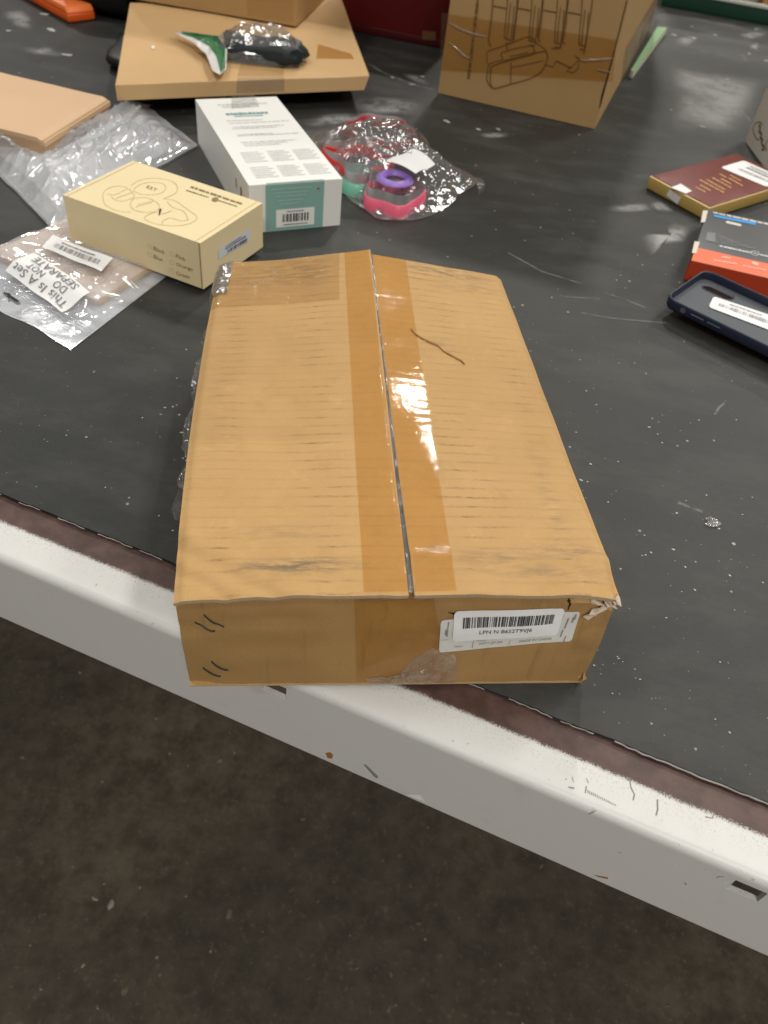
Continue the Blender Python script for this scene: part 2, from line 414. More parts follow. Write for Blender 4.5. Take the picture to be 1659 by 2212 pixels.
def mat_beam():
    """white powder coat that fades to brown primer at the back of the flange; v = distance across the profile (m)"""
    m, nt, nd, lk, b = newmat("white_powder_coat")
    tc = nt.nodes.new('ShaderNodeTexCoord'); sp = nt.nodes.new('ShaderNodeSeparateXYZ'); lk.new(tc.outputs['UV'], sp.inputs[0])
    v = coords(nt); fine = noise_(nt, v, 1500, 2); mid = noise_(nt, v, 60, 5, .6)
    e = math_(nt, 'ADD', sp.outputs[1], math_(nt, 'ADD', math_(nt, 'MULTIPLY', math_(nt, 'SUBTRACT', fine, .5), .0055), math_(nt, 'MULTIPLY', math_(nt, 'SUBTRACT', mid, .5), .003)))
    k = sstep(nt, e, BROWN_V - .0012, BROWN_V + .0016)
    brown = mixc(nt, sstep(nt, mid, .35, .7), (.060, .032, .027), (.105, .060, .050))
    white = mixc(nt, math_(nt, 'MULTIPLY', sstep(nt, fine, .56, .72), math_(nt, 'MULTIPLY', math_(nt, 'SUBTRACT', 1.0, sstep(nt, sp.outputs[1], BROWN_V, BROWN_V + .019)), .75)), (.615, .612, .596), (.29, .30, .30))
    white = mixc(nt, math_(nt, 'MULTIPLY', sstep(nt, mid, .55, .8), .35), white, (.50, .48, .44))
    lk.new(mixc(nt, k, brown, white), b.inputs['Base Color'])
    lk.new(math_(nt, 'ADD', math_(nt, 'MULTIPLY', mid, .14), .33), b.inputs['Roughness']); b.inputs['Specular IOR Level'].default_value = .38
    bump_(nt, fine, .06, .0005, b); return m

M_kraft = paper("kraft_board", KRAFT, .72, .2, .09, grime=.35)
M_kraft_front = paper("kraft_board_shaded_scuffed", (.375, .224, .086), .72, .2, .14, grime=.65, flute=.45)  # base darkened to paint the shaded front; grime and flute streaks are wear
M_edge2 = paper("cut_board_edge", (.44, .33, .22), .85, .1, .25)
M_edge = paper("torn_board_core", (.60, .50, .40), .85, .1, .2)
M_tan = paper("tan_carton", (.58, .38, .185), .7, .25, .05)
M_tan2 = paper("plain_mailer_board", (.62, .42, .26), .7, .25, .04)
M_tan3 = paper("brown_carton", (.43, .270, .118), .72, .2, .08)
M_yellow = paper("buff_board", (.76, .635, .385), .6, .3, .03)
M_white = paper("white_board", (.80, .80, .77), .45, .4, .02, bump=.05)
M_label = paper("label_paper", (.80, .80, .80), .5, .35, .03, bump=.05)
M_label2 = paper("label_paper_old", (.66, .65, .61), .5, .35, .06, bump=.05)
M_ink = plain("black_ink", (.03, .03, .03), .6, .2)
M_grey_ink = plain("grey_ink", (.25, .25, .25), .6, .2)
M_pale_ink = plain("pale_grey_ink", (.60, .60, .58), .6, .2)
M_brown_ink = plain("brown_ink", (.19, .108, .040), .7, .1)
M_buff_ink = plain("buff_ink", (.60, .47, .24), .7, .1)
M_olive_ink = plain("dark_olive_ink", (.25, .195, .095), .7, .1)
M_dark = plain("dark_gap", (.03, .02, .012), .8, .1)
M_teal = plain("teal_print", (.235, .42, .385), .45, .35, var=.03)
M_teal_ink = plain("teal_ink", (.17, .32, .33), .5, .3)
M_red_dot = plain("red_print", (.45, .05, .05), .5, .3)
M_wire = plain("steel_staple", (.13, .135, .15), .25, .5, metal=.8)
M_rubber = mat_rubber(); M_floor = mat_floor()
M_fray = paper("frayed_canvas_edge", (.30, .29, .27), .9, .1, .3, scale=3)
M_tape = film("brown_packing_tape", .03, (.955, .875, .72), (.66, .48, .29), .05, .014, .22, .25, 420, .00014)
M_ctape = film("clear_packing_tape", .02, (.95, .92, .86), (.8, .72, .62), .06, .035, .3, .3, 170, .0006)
M_mtape = film("milky_tape", .24, (.96, .93, .87), (.70, .61, .50), .10, .06, .4, .5, 150, .001)
M_film = film("clear_poly_film", .10, (.97, .98, .98), (.8, .82, .83), .06, .09, .55, .55, 55, .003)
M_film_hazy = film("hazy_poly_film", .58, (.95, .96, .97), (.87, .89, .92), .06, .15, .6, .5, 14, .0040)
M_crinkle = film("crinkled_clear_film", .15, (.96, .96, .96), (.8, .8, .8), .05, .22, .6, .5, 300, .0003)
M_orange = plain("orange_plastic", (.78, .115, .012), .4, .45)
M_black = plain("black_fabric", (.008, .008, .009), .8, .2, bump=.3, scale=300)
M_black2 = plain("black_vinyl", (.012, .012, .012), .45, .35, bump=.2, scale=90)
M_redbox = plain("dark_red_carton", (.115, .007, .007), .55, .3)
M_redstrip = plain("darker_red_strip", (.06, .003, .004), .55, .3)
M_green = plain("pale_green_cover", (.22, .37, .18), .5, .35)
M_dgreen = plain("dark_green_plastic", (.008, .045, .028), .4, .4)
M_rim = plain("white_rim", (.62, .63, .60), .45, .4)
M_maroon = plain("maroon_cover", (.155, .026, .018), .38, .45, coat=.25, var=.10)
M_gold = plain("gold_page_edge", (.46, .31, .09), .42, .4, var=.08)
M_gold_ink = plain("gold_print", (.62, .36, .12), .45, .4)
M_cgrey = plain("charcoal_print", (.095, .097, .100), .38, .45, var=.05)
M_cgrey2 = plain("mid_grey_print", (.20, .21, .215), .4, .4)
M_blue = plain("blue_print", (.05, .33, .75), .4, .4)
M_cream = plain("cream_print", (.66, .60, .50), .5, .4)
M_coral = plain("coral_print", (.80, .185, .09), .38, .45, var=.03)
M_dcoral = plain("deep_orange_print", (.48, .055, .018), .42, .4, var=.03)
M_navy = plain("navy_silicone", (.016, .022, .045), .42, .4, var=.05)
M_navy_in = plain("grey_felt_lining", (.085, .093, .105), .62, .3, var=.06)
M_beige = None

# ------------------------------------------------------------------ floor
mb = MB(); mb.add([(-8, -6, -.82), (8, -6, -.82), (8, 10, -.82), (-8, 10, -.82)], [(0, 1, 2, 3)])
build("floor", mb, M_floor, kind='structure', smooth=False)

lit = MB(); rl = random.Random(21)
for q in range(75):
    if q < 11:
        px_, py_ = [(1170, 1870), (270, 2140), (655, 1770), (205, 1942), (770, 2092), (845, 2105), (495, 1975), (240, 1955), (905, 1995), (1290, 1700), (840, 2180)][q]; r_ = rl.uniform(.002, .0042)
    else: px_, py_ = rl.uniform(-200, 1800), rl.uniform(1350, 2400); r_ = rl.uniform(.0008, .0020)
    p = at(px_, py_, -.8195); an = rl.uniform(0, 6.28); el = rl.uniform(1, 2.6); n_ = 6
    vs = [p + Vector((r_ * el * math.cos(an) * math.cos(t) - r_ * math.sin(an) * math.sin(t), r_ * el * math.sin(an) * math.cos(t) + r_ * math.cos(an) * math.sin(t), rl.uniform(0, .001))) * 1.0 for t in [k_ / n_ * 6.283 + rl.uniform(-.3, .3) for k_ in range(n_)]]
    lit.add(vs + [p + Vector((0, 0, .0016))], [(i, (i + 1) % n_, n_) for i in range(n_)], rl.choice((0, 0, 0, 1)))
build("floor_litter", lit, [plain("tan_grit", (.15, .125, .09), .8, .2, var=.3), plain("pale_grit", (.34, .31, .26), .7, .2)], kind='stuff', smooth=False)

# ------------------------------------------------------------------ workbench: mat, beam with slots
TH = math.radians(-17.0)
D = Vector((math.cos(TH), math.sin(TH), 0)); NN = Vector((-math.sin(TH), math.cos(TH), 0))
def bw(a, n, z): return D * a + NN * n + Vector((0, 0, z))
N_MAT, N_BROWN, N_CREASE, N_FACE = .2468, .2300, .2125, .2070
Z_FL = -.0030; Z_BOT = -.0705
BROWN_V = N_MAT + .03 - N_BROWN
M_beam = mat_beam()
bench = thing("workbench", "warehouse workbench with black dusty rubber top and white slotted steel edge beam", "workbench", (0.2, 1.2, -.82))
mb = MB()
na = 700; A0, A1 = -1.6, 1.6
def edge_n(a): return N_MAT + .0010 * nz(a * 40, 1) + .0007 * nz(a * 190, 2)
rows = [0, .004, .012, .05, .2, .6, 1.1, 1.9]
vs = []
for i in range(na + 1):
    a = lerp(A0, A1, i / na)
    for r_ in rows: vs.append(bw(a, edge_n(a) * (1 if r_ < .01 else 1) + r_, -.0004 if r_ == 0 else 0.0))
    vs.append(bw(a, edge_n(a) + .0003, -.0028))
k = len(rows) + 1; fs = []
for i in range(na):
    for j in range(len(rows) - 1): fs.append((i * k + j, (i + 1) * k + j, (i + 1) * k + j + 1, i * k + j + 1))
    fs.append((i * k + k - 1, (i + 1) * k + k - 1, (i + 1) * k, i * k))
mb.add(vs, fs)
rmat = build("rubber_mat", mb, M_rubber, bench, auto=30)
# frayed canvas showing along the cut edge
mb = MB()
for seg in range(44):
    a0 = -.62 + seg * .0285; a1 = a0 + .0285 * (1.04 if a0 > .05 else random.uniform(.5, .9))
    lo = .5 if a0 > .05 else .25
    pts = []; rad = []
    for q in range(9):
        a = lerp(a0, a1, q / 8)
        pts.append(bw(a, edge_n(a) - .0006 + .0006 * nz(a * 300, 7), -.0011 + .0005 * nz(a * 260, 9))); rad.append((.00040 + .00050 * abs(nz(a * 350, 5))) * (1.15 if a0 > .05 else .6))
    mb.tube(pts, rad, 5)
build("frayed_edge", mb, M_fray, bench)
# beam profile with v = running distance from the hidden back edge
prof = [(N_MAT + .03, Z_FL), (N_BROWN, Z_FL), (N_CREASE + .004, Z_FL - .0001)]
for q in range(1, 9):
    an = q / 8 * math.pi / 2; R_ = N_CREASE - N_FACE
    prof.append((N_CREASE - R_ * math.sin(an), Z_FL - .0002 - R_ * (1 - math.cos(an))))
ztop = prof[-1][1]
SL_Z0, SL_Z1 = -.0335, -.0265
prof += [(N_FACE, ztop - .0006)]
prof += [(N_FACE, SL_Z1), (N_FACE, SL_Z0), (N_FACE, Z_BOT + .0008), (N_FACE, Z_BOT), (N_FACE + .001, Z_BOT - .001), (N_FACE + .02, Z_BOT - .001)]
vv = [0.0]
for i in range(1, len(prof)): vv.append(vv[-1] + math.hypot(prof[i][0] - prof[i - 1][0], prof[i][1] - prof[i - 1][1]))
def face_at(px, py):
    d = ray(px, py); t = (N_FACE - O.dot(NN)) / d.dot(NN); return O + d * t
s1 = face_at(1613, 1925); s2 = face_at(592, 1489)
slots = [s1.dot(D), s2.dot(D)]; zs = [s1.z, s2.z]
SL_Z0, SL_Z1 = zs[0] - .0058, zs[0] + .0056
i0 = len(prof) - 6; prof[i0] = (N_FACE, SL_Z1); prof[i0 + 1] = (N_FACE, SL_Z0)
sp_ = slots[0] - slots[1]
allslots = [slots[1] + sp_ * k_ for k_ in range(-2, 4)]
cuts = sorted([-1.6, 1.6] + [s + e for s in allslots for e in (-.0074, .0074)] + [-1.6 + .05 * q for q in range(1, 64)])
mb = MB(); vs = []; uvs = []
for a in cuts:
    for (n_, z_), v_ in zip(prof, vv): vs.append(bw(a, n_, z_)); uvs.append((a, v_))
k = len(prof); fs = []
for i in range(len(cuts) - 1):
    mid_ = (cuts[i] + cuts[i + 1]) / 2
    hole = any(abs(mid_ - s) < .0074 for s in allslots)
    for j in range(k - 1):
        if hole and j == i0: continue
        fs.append((i * k + j, i * k + j + 1, (i + 1) * k + j + 1, (i + 1) * k + j))
mb.add(vs, fs, 0, uvs)
beam = build("steel_beam", mb, M_beam, bench, auto=50)
for s in allslots:
    mb = MB(); a, b = s - .0074, s + .0074; d_ = .0030
    q0 = [bw(a, N_FACE, SL_Z0), bw(b, N_FACE, SL_Z0), bw(b, N_FACE, SL_Z1), bw(a, N_FACE, SL_Z1)]
    q1 = [p + NN * d_ for p in q0]
    mb.add(q0 + q1, [(0, 1, 5, 4), (1, 2, 6, 5), (2, 3, 7, 6), (3, 0, 4, 7)], 0, [(0, .05)] * 8)
    q2 = [bw(a - .012, N_FACE + .018, SL_Z0 - .012), bw(b + .012, N_FACE + .018, SL_Z0 - .012), bw(b + .012, N_FACE + .018, min(SL_Z1 + .006, Z_FL - .003)), bw(a - .012, N_FACE + .018, min(SL_Z1 + .006, Z_FL - .003))]
    mb.add(q2, [(0, 1, 2, 3)], 1)  # dark plate behind the slot paints its shaded inside
    build("slot", mb, [M_beam, M_dark], beam, smooth=False)
# chips and scuffs on the beam
FACE = Surf(bw(-.8, N_FACE, Z_BOT), bw(.8, N_FACE, Z_BOT), bw(.8, N_FACE, ztop), bw(-.8, N_FACE, ztop))
FLNG = Surf(bw(-.8, N_CREASE, Z_FL), bw(.8, N_CREASE, Z_FL), bw(.8, N_MAT, Z_FL), bw(-.8, N_MAT, Z_FL))
M_rust = plain("bare_rust", (.32, .15, .03), .6, .3, var=.3, scale=500); M_chip = plain("dark_paint_chip", (.24, .235, .225), .6, .3, var=.3)
c3 = crop(2100, 2900, 3024)
marks = MB()
for S, pts, wd in [(FLNG, [(680, 300), (690, 360), (715, 410), (705, 450)], .0006), (FLNG, [(878, 445), (878, 520), (868, 558)], .0007),
                   (FLNG, [(1215, 568), (1265, 578), (1278, 545)], .0006), (FLNG, [(375, 350), (368, 400)], .0005), (FLNG, [(248, 358), (290, 366)], .0006),
                   (FACE, [(390, 548), (425, 535), (440, 518)], .0004), (FACE, [(1295, 995), (1320, 988), (1348, 990)], .0004), (FACE, [(1065, 1030), (1085, 1040), (1070, 1046)], .0004),
                   (FACE, [(600, 816), (620, 822)], .0004), (FACE, [(1548, 1015), (1565, 1008)], .0004), (FLNG, [(375, 295), (390, 330)], .0003), (FLNG, [(275, 285), (285, 325)], .0003)]:
    marks.ribbon(S, c3(pts), wd, 1.5e-4)
for q in range(16):
    x = 385 + q * 13; y = 392 + q * 6.2; marks.ribbon(FLNG, c3([(x, y - 14 + q * .5), (x + 2, y + 10 - q * .3)]), .0003, 1.5e-4)
rndm = random.Random(3)
for q in range(60):
    x = rndm.uniform(0, 1659); y = 1125 + .425 * x + rndm.uniform(35, 130)
    marks.ribbon(FLNG, [(x, y), (x + rndm.uniform(-5, 5), y + rndm.uniform(-4, 4))], rndm.uniform(.0001, .0003), 1.5e-4)
build("scuff_mark", marks, M_chip, beam, smooth=False, kind='stuff')
mb = MB(); mb.sheet(FACE, crop(900, 2600, 3024)([(298, 285), (312, 282), (322, 290), (318, 302), (305, 300)]), 1.6e-4, 2); build("rust_chip", mb, M_rust, beam)
mb = MB(); mb.sheet(FACE, c3([(425, 975), (470, 985), (530, 995), (525, 1006), (460, 992)]), 1.6e-4, 2); build("rust_chip", mb, M_rust, beam)
mb = MB(); mb.sheet(FACE, crop(900, 2600, 3024)([(415, 320), (422, 320), (460, 356), (458, 363), (448, 358)]), 1.6e-4, 2); build("paint_chip", mb, M_chip, beam)
mb = MB(); mb.sheet(FACE, crop(900, 2600, 3024)([(545, 411), (590, 413), (606, 434), (585, 428)]), 1.6e-4, 2); build("paint_chip", mb, plain("fresh_white_chip", (.8, .8, .8)), beam)
# legs and back beam of the bench, outside the picture
mb = MB()
for a, n_ in ((-1.3, .25), (1.3, .25), (-1.3, 1.9), (1.3, 1.9)):
    B = [bw(a - .03, n_, -.82), bw(a + .03, n_, -.82), bw(a + .03, n_ + .06, -.82), bw(a - .03, n_ + .06, -.82)]
    m1 = MB(); hexa(m1, B, [p + Vector((0, 0, .80)) for p in B]); build("leg", m1, M_rim, bench, smooth=False)
mb = MB(); B = [bw(-1.6, N_MAT + .004, -.022), bw(1.6, N_MAT + .004, -.022), bw(1.6, 2.14, -.022), bw(-1.6, 2.14, -.022)]
hexa(mb, B, [p + Vector((0, 0, .0185)) for p in B]); build("table_board", mb, M_tan3, bench, smooth=False)
# dusty scuffs on the mat
def scuffmat(name, amt, scale, lo=.33, hi=.62, e0=.25):
    m, nt, nd, lk, b = newmat(name); nd.remove(b)
    tr = N(nt, 'ShaderNodeBsdfTransparent'); df = N(nt, 'ShaderNodeBsdfDiffuse'); df.inputs[0].default_value = (.42, .42, .41, 1)
    mx = N(nt, 'ShaderNodeMixShader'); sp = nt.nodes.new('ShaderNodeSeparateXYZ'); tc = nt.nodes.new('ShaderNodeTexCoord'); lk.new(tc.outputs['UV'], sp.inputs[0])
    e = math_(nt, 'SUBTRACT', 1.0, sstep(nt, sp.outputs[0], e0, 1.0))
    f = math_(nt, 'MULTIPLY', math_(nt, 'MULTIPLY', e, sstep(nt, noise_(nt, coords(nt), scale, 5, .7), lo, hi)), amt, clamp=True)
    lk.new(f, mx.inputs[0]); lk.new(tr.outputs[0], mx.inputs[1]); lk.new(df.outputs[0], mx.inputs[2]); lk.new(mx.outputs[0], nd['Material Output'].inputs[0]); return m
M_scuff = scuffmat("dust_smear", .55, 40); M_scratch = scuffmat("pale_scratch", .38, 90)
MATS = Surf((-1, 0, 0), (1, 0, 0), (1, 2, 0), (-1, 2, 0))
def smear(out, mat_=M_scuff, off=.0004):
    R_ = []; k0 = len(out)
    for i in range(k0):
        p0, p1, p2, p3 = out[i - 1], out[i], out[(i + 1) % k0], out[(i + 2) % k0]
        for e in range(6):
            t = e / 6; R_.append(tuple(.5 * (2 * p1[k_] + (p2[k_] - p0[k_]) * t + (2 * p0[k_] - 5 * p1[k_] + 4 * p2[k_] - p3[k_]) * t * t + (3 * p1[k_] - p0[k_] - 3 * p2[k_] + p3[k_]) * t ** 3) for k_ in (0, 1)))
    P = [at(*p, off) for p in R_]; c = sum(P, Vector()) / len(P); n = len(P)
    m1 = MB(); m1.add([c] + P, [(0, 1 + i, 1 + (i + 1) % n) for i in range(n)], 0, [(0, 0)] + [(1, 0)] * n)
    build("dust_smear", m1, mat_, rmat, smooth=False)
def scratch(pts, wd, off=.0005):
    P = [at(*p, off) for p in pts]; m1 = MB(); vs = []; uv = []
    for i, p in enumerate(P):
        t = (P[min(i + 1, len(P) - 1)] - P[max(i - 1, 0)]).normalized(); sd = Vector((-t.y, t.x, 0)) * wd
        vs += [p + sd, p, p - sd]; uv += [(1, 0), (.2, 0), (1, 0)]
    m1.add(vs, [f for i in range(len(P) - 1) for f in ((3 * i, 3 * i + 1, 3 * i + 4, 3 * i + 3), (3 * i + 1, 3 * i + 2, 3 * i + 5, 3 * i + 4))], 0, uv)
    build("scratch", m1, M_scratch, rmat, smooth=False)
c6 = crop(2400, 500, 3024, 1380)
smear(c6([(270, 940), (420, 930), (540, 930), (500, 870), (560, 820), (700, 830), (770, 830), (740, 920), (760, 990), (560, 1020), (450, 1030), (400, 1060), (350, 1140), (300, 1060)]), scuffmat("dust_patch", .85, 18))
smear(c6([(340, 660), (440, 640), (540, 700), (560, 740), (430, 740), (350, 700)]), scuffmat("dust_patch_soft", .6, 30))
smear(c6([(0, 680), (330, 660), (400, 720), (200, 750), (0, 740)]))
c9 = crop(2600, 0, 3024, 1465)
smear(c9([(60, 880), (350, 900), (720, 960), (1250, 1020), (1460, 1090), (1300, 1500), (1050, 1900), (500, 1900), (100, 1800), (150, 1300)]), scuffmat("broad_dust_sheen", .62, 10, .22, .66, .45))  # broad pale patch paints the mat's far sheen along with its dust
smear(c9([(120, 560), (300, 480), (480, 470), (520, 540), (420, 620), (260, 640)])); smear(c9([(1050, 470), (1240, 420), (1460, 440), (1400, 520), (1150, 560)])); smear(c9([(1200, 620), (1340, 570), (1330, 690), (1230, 680)]))
scratch(c9([(330, 620), (520, 670), (720, 730), (950, 785)]), .0024); scratch(c9([(750, 1000), (860, 1130), (950, 1290)]), .002); scratch(c9([(1080, 1480), (1220, 1640)]), .002); scratch(c9([(1100, 740), (1150, 780), (1170, 840)]), .003)
scratch(c9([(500, 1690), (600, 1720), (760, 1740)]), .0025)
c5 = crop(1200, 0, 1900); scratch(c5([(610, 600), (700, 660), (860, 730), (1020, 790), (1200, 840)]), .005); smear(c5([(900, 690), (1000, 680), (1120, 720), (1180, 800), (1000, 760)]))
smear(crop(1200, 350, 2000)([(400, 60), (900, 80), (1000, 200), (700, 230), (400, 180)])); smear(crop(1200, 350, 2000)([(1430, 360), (1659, 350), (1659, 400), (1450, 400)]))
smear(crop(1200, 350, 2000)([(0, 240), (150, 200), (500, 190), (560, 260), (300, 320), (0, 310)]))
c7 = crop(2000, 900, 3024, 1510)
scratch(c7([(430, 490), (600, 520), (760, 535), (930, 548)]), .0014); scratch(c7([(0, 140), (200, 250), (430, 320)]), .0016); scratch(c7([(330, 395), (530, 408)]), .0012); scratch(c7([(560, 370), (700, 420), (800, 460)]), .0016)
scratch(c7([(985, 1590), (1060, 1620), (1130, 1645)]), .0022); scratch(c7([(1200, 1080), (1225, 1040), (1260, 1010)]), .0016)
smear(crop(0, 0, 700)([(0, 100), (200, 80), (330, 200), (300, 300), (100, 240)])); smear(crop(0, 0, 700)([(230, 430), (420, 420), (560, 480), (660, 530), (430, 530), (200, 490)]))
# paint and paper flecks
fl = MB(); rf = random.Random(11)
def fleck(px, py, r_, el=1.6, an=None):
    p = at(px, py, .00012); an = rf.uniform(0, 6.28) if an is None else an; vs = []
    for q in range(7):
        th = q / 7 * 6.283; rr = r_ * rf.uniform(.6, 1.15)
        x, y = rr * math.cos(th) * el, rr * math.sin(th)
        vs.append(p + Vector((x * math.cos(an) - y * math.sin(an), x * math.sin(an) + y * math.cos(an), rf.uniform(0, .00015))))
    vs.append(p + Vector((0, 0, .00015))); fl.add(vs, [(q, (q + 1) % 7, 7) for q in range(7)])
for x, y, r_ in [(1540, 205, .0035), (1265, 395, .003), (600, 1000, .0005)]: pass
for pts, s in ((c7([(100, 70), (780, 210), (955, 208), (655, 270), (630, 298), (680, 345), (705, 305), (590, 240), (255, 400), (310, 390), (85, 445), (348, 484), (1300, 885), (455, 943), (515, 1022), (735, 780), (838, 1102), (820, 1153), (1108, 1112), (1325, 1110), (395, 1183), (480, 1367), (640, 1352), (870, 1193), (1040, 1233), (895, 1243), (985, 1262), (1418, 1560), (980, 1652), (1362, 1660), (1225, 1742), (958, 1862), (830, 1880), (800, 1895), (1030, 1965), (1090, 1935), (1010, 2108), (1085, 2098), (1480, 2055), (1290, 2015), (425, 1460)]), .0009),
             (crop(2150, 2200, 2550, 1609)([(1320, 790), (1130, 1550), (1150, 1580), (1215, 1630), (1075, 1665), (762, 1688), (1410, 1750), (870, 1825), (1420, 1890), (1490, 1910), (1055, 2135)]), .00055),
             (crop(620, 1000, 1000, 600)([(120, 772), (178, 595), (45, 955), (95, 950), (120, 940), (20, 997), (160, 1270), (150, 1110), (95, 1720), (135, 1000)]), .0008),
             (crop(0, 0, 700)([(80, 285), (470, 275), (620, 510), (410, 130)]), .0055), (c5([(820, 722), (1100, 715), (1000, 785)]), .004),
             (crop(1200, 350, 2000)([(1420, 330), (1580, 330), (1160, 265)]), .004), (c9([(430, 360), (745, 475), (460, 515), (905, 1075), (150, 1495), (590, 1722), (1445, 825), (1210, 730), (1300, 400), (185, 475)]), .004)):
    for p in pts: fleck(*p, s * rf.uniform(.5, .95), rf.uniform(1.0, 2.2), rf.uniform(-.8, .3))
for q in range(150):
    x, y = rf.uniform(0, 1659), rf.uniform(120, 1700)
    if y > 1040 + .4 * x: continue
    fleck(x, y, (rf.uniform(.10, .32) ** 2) * .0045 * (1 + max(0, (700 - y)) / 400) + .00012, rf.uniform(1, 2))
build("paint_flecks", fl, plain("pale_fleck", (.42, .42, .40), .6, .3), smooth=False, kind='stuff')

# ------------------------------------------------------------------ the big worn carton in front
HB = .0724
cFL, cFR, cBR, cBL = at(373, 1284, HB), at(1345, 1281, HB), at(1083, 600, HB), at(475, 572, HB)
bFL, bFR = at(409, 1478, .0012), at(1257, 1470, .0012)
bBR = Vector((cBR.x - .002, cBR.y - .003, .0012)); bBL = Vector((cBL.x + .004, cBL.y - .004, .0012))
S0F, S0B = .513, .520
def s0(t): return lerp(S0F, S0B, t)
def topdisp(u, v):
    t = max(0, min(1, v)); c = s0(t); A = .0015 + .0155 * t ** 1.6
    z = A * (max(u, 0) / c) ** 1.1 if u < c else (A - .0035 * t - .0002) * (max(1 - u, 0) / (1 - c)) ** 1.0
    z += .0011 * nz(u * 3.1, v * 3.7, 2.2) + .0007 * nz(u * 7, v * 8, 5)
    cr = smooth(.20, .02, u + v * 1.25 + .02 * nz(v * 9, 1)); z -= .0032 * cr
    ws = u + v * 1.9 + .015 * nz(u * 12, v * 12, 4); z += (-.0013 * math.exp(-((ws - .20) / .028) ** 2) + .0006 * math.exp(-((ws - .26) / .03) ** 2)) * smooth(.3, .1, v) - .0012 * math.exp(-((ws - .11) / .022) ** 2)
    if u > c: z += .0012 * math.exp(-((v - .072 + .01 * nz(u * 5, 2)) / .012) ** 2)
    cr2 = smooth(.12, .0, (1 - u) + v * 1.3); z -= .003 * cr2
    z -= .0018 * smooth(.05, 0, v) * (1 - abs(2 * u - 1)) * .6
    if v < .04: z += .0004 * nz(u * 11, 3.3) * (1 - v / .04)
    z -= .0022 * smooth(.97, 1.0, u) ** 2 + .0018 * smooth(.03, 0, u) ** 2
    return z
class TopSurf(Surf):
    def pt(s, u, v, off=0.0):
        p = Surf.pt(s, u, v, off); t = max(0.0, min(1.0, v))
        return p + (s.c[0] - s.c[1]).normalized() * (.0034 * math.sin(math.pi * t) ** .8 * smooth(.35, 0, u))
TOP = TopSurf(cFL, cFR, cBR, cBL, topdisp)
def frontdisp(u, v):
    return .0030 * math.sin(math.pi * max(0, min(1, v))) * (.5 + .5 * nz(u * 2.2, v * 1.5, 8)) + .0008 * nz(u * 11, v * 5, 1) - .0022 * smooth(.10, 0, u) * (1 - v) - .0012 * math.exp(-((v - .70 - .25 * u) / .03) ** 2) * smooth(.4, .1, u)
fo = Vector((0, 0, -.0042))
def down(p): return p + fo
inner = (cBL - cFL).normalized() * .0026
dFL = down(cFL) + Vector((0, 0, -.0018))
FRONT = Surf(bFL, bFR, down(cFR) + inner, dFL + inner, frontdisp)
RIGHT = Surf(bFR, bBR, down(cBR), down(cFR) + inner, lambda u, v: .0012 * nz(u * 4, v * 2, 4) * 4 * v * (1 - v))
LEFT = Surf(bBL, bFL, dFL + inner, down(cBL), lambda u, v: (.0028 * math.sin(math.pi * max(0, min(1, u))) ** .8 * max(0, v)) + .0008 * nz(u * 5, v * 2, 6) * 4 * max(0, v * (1 - v)) - .0006)
BACK = Surf(bBR, bBL, down(cBL), down(cBR))
_t = kraft_top()
def tuv(px, py): return TOP.uv(px, py)
blobs = []
for px, py, ru, rv, s, col in [(655, 1222, .10, .014, .85, (.10, .085, .07)), (560, 1225, .05, .01, .6, (.14, .11, .08)), (1080, 1200, .12, .016, .5, (.20, .15, .09)), (1230, 1190, .10, .014, .6, (.17, .13, .09)), (1180, 1235, .16, .014, .5, (.19, .14, .09)),
                               (960, 590, .16, .022, .7, (.13, .10, .07)), (1000, 620, .14, .02, .4, (.18, .13, .09)), (560, 600, .18, .05, .5, (.20, .13, .07)), (660, 585, .10, .06, .5, (.18, .12, .07)), (950, 745, .05, .025, .4, (.2, .15, .1)), (940, 1185, .02, .008, .6, (.15, .12, .1)),
                               (620, 1150, .12, .016, .4, (.24, .16, .09)), (1170, 1040, .02, .09, .45, (.26, .18, .1)), (1200, 1120, .04, .05, .3, (.26, .18, .1)), (480, 800, .05, .30, .35, (.30, .19, .09))]:
    u_, v_ = tuv(px, py); blobs.append((u_, v_, ru, rv, s, col))
M_top = finish_top(_t, blobs)

carton = thing("shipping_carton", "worn brown cardboard shipping carton with taped flaps and barcode label, hanging over the bench edge", "cardboard box", (bFL + bFR + bBR + bBL) / 4)
def panel(name, S, nu, nv, mat_, th=.003, rimmat=1, u0=0, u1=1, v0=0, v1=1):
    mb = MB()
    mb.grid(lambda u, v: S.pt(u, v), nu, nv, 0, u0, u1, v0, v1)
    mb.grid(lambda u, v: S.pt(u, v, -th), nu, nv, 0, u0, u1, v0, v1, flip=True)
    def rim(fn, n):
        rg = random.Random(5)
        for i in range(n):
            a, b = fn(i / n), fn((i + 1) / n)
            mb.add([S.pt(*a), S.pt(*b), S.pt(*b, -th), S.pt(*a, -th)], [(0, 3, 2, 1)], rimmat)
    rim(lambda q: (lerp(u0, u1, q), v0), nu); rim(lambda q: (u1, lerp(v0, v1, q)), nv)
    rim(lambda q: (lerp(u1, u0, q), v1), nu); rim(lambda q: (u0, lerp(v1, v0, q)), nv)
    return build(name, mb, [mat_, M_edge2], carton, auto=35)
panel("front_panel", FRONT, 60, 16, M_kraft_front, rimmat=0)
panel("side_panel", RIGHT, 40, 10, M_kraft, rimmat=0); panel("side_panel", LEFT, 40, 10, M_kraft, rimmat=0, u1=.988); panel("back_panel", BACK, 20, 8, M_kraft, rimmat=0)
BOT = Surf(bFL + Vector((0, -.0006, -.0004)), bFR + Vector((0, -.0006, -.0004)), bBR, bBL); panel("bottom_panel", BOT, 30, 6, M_kraft, .0008)
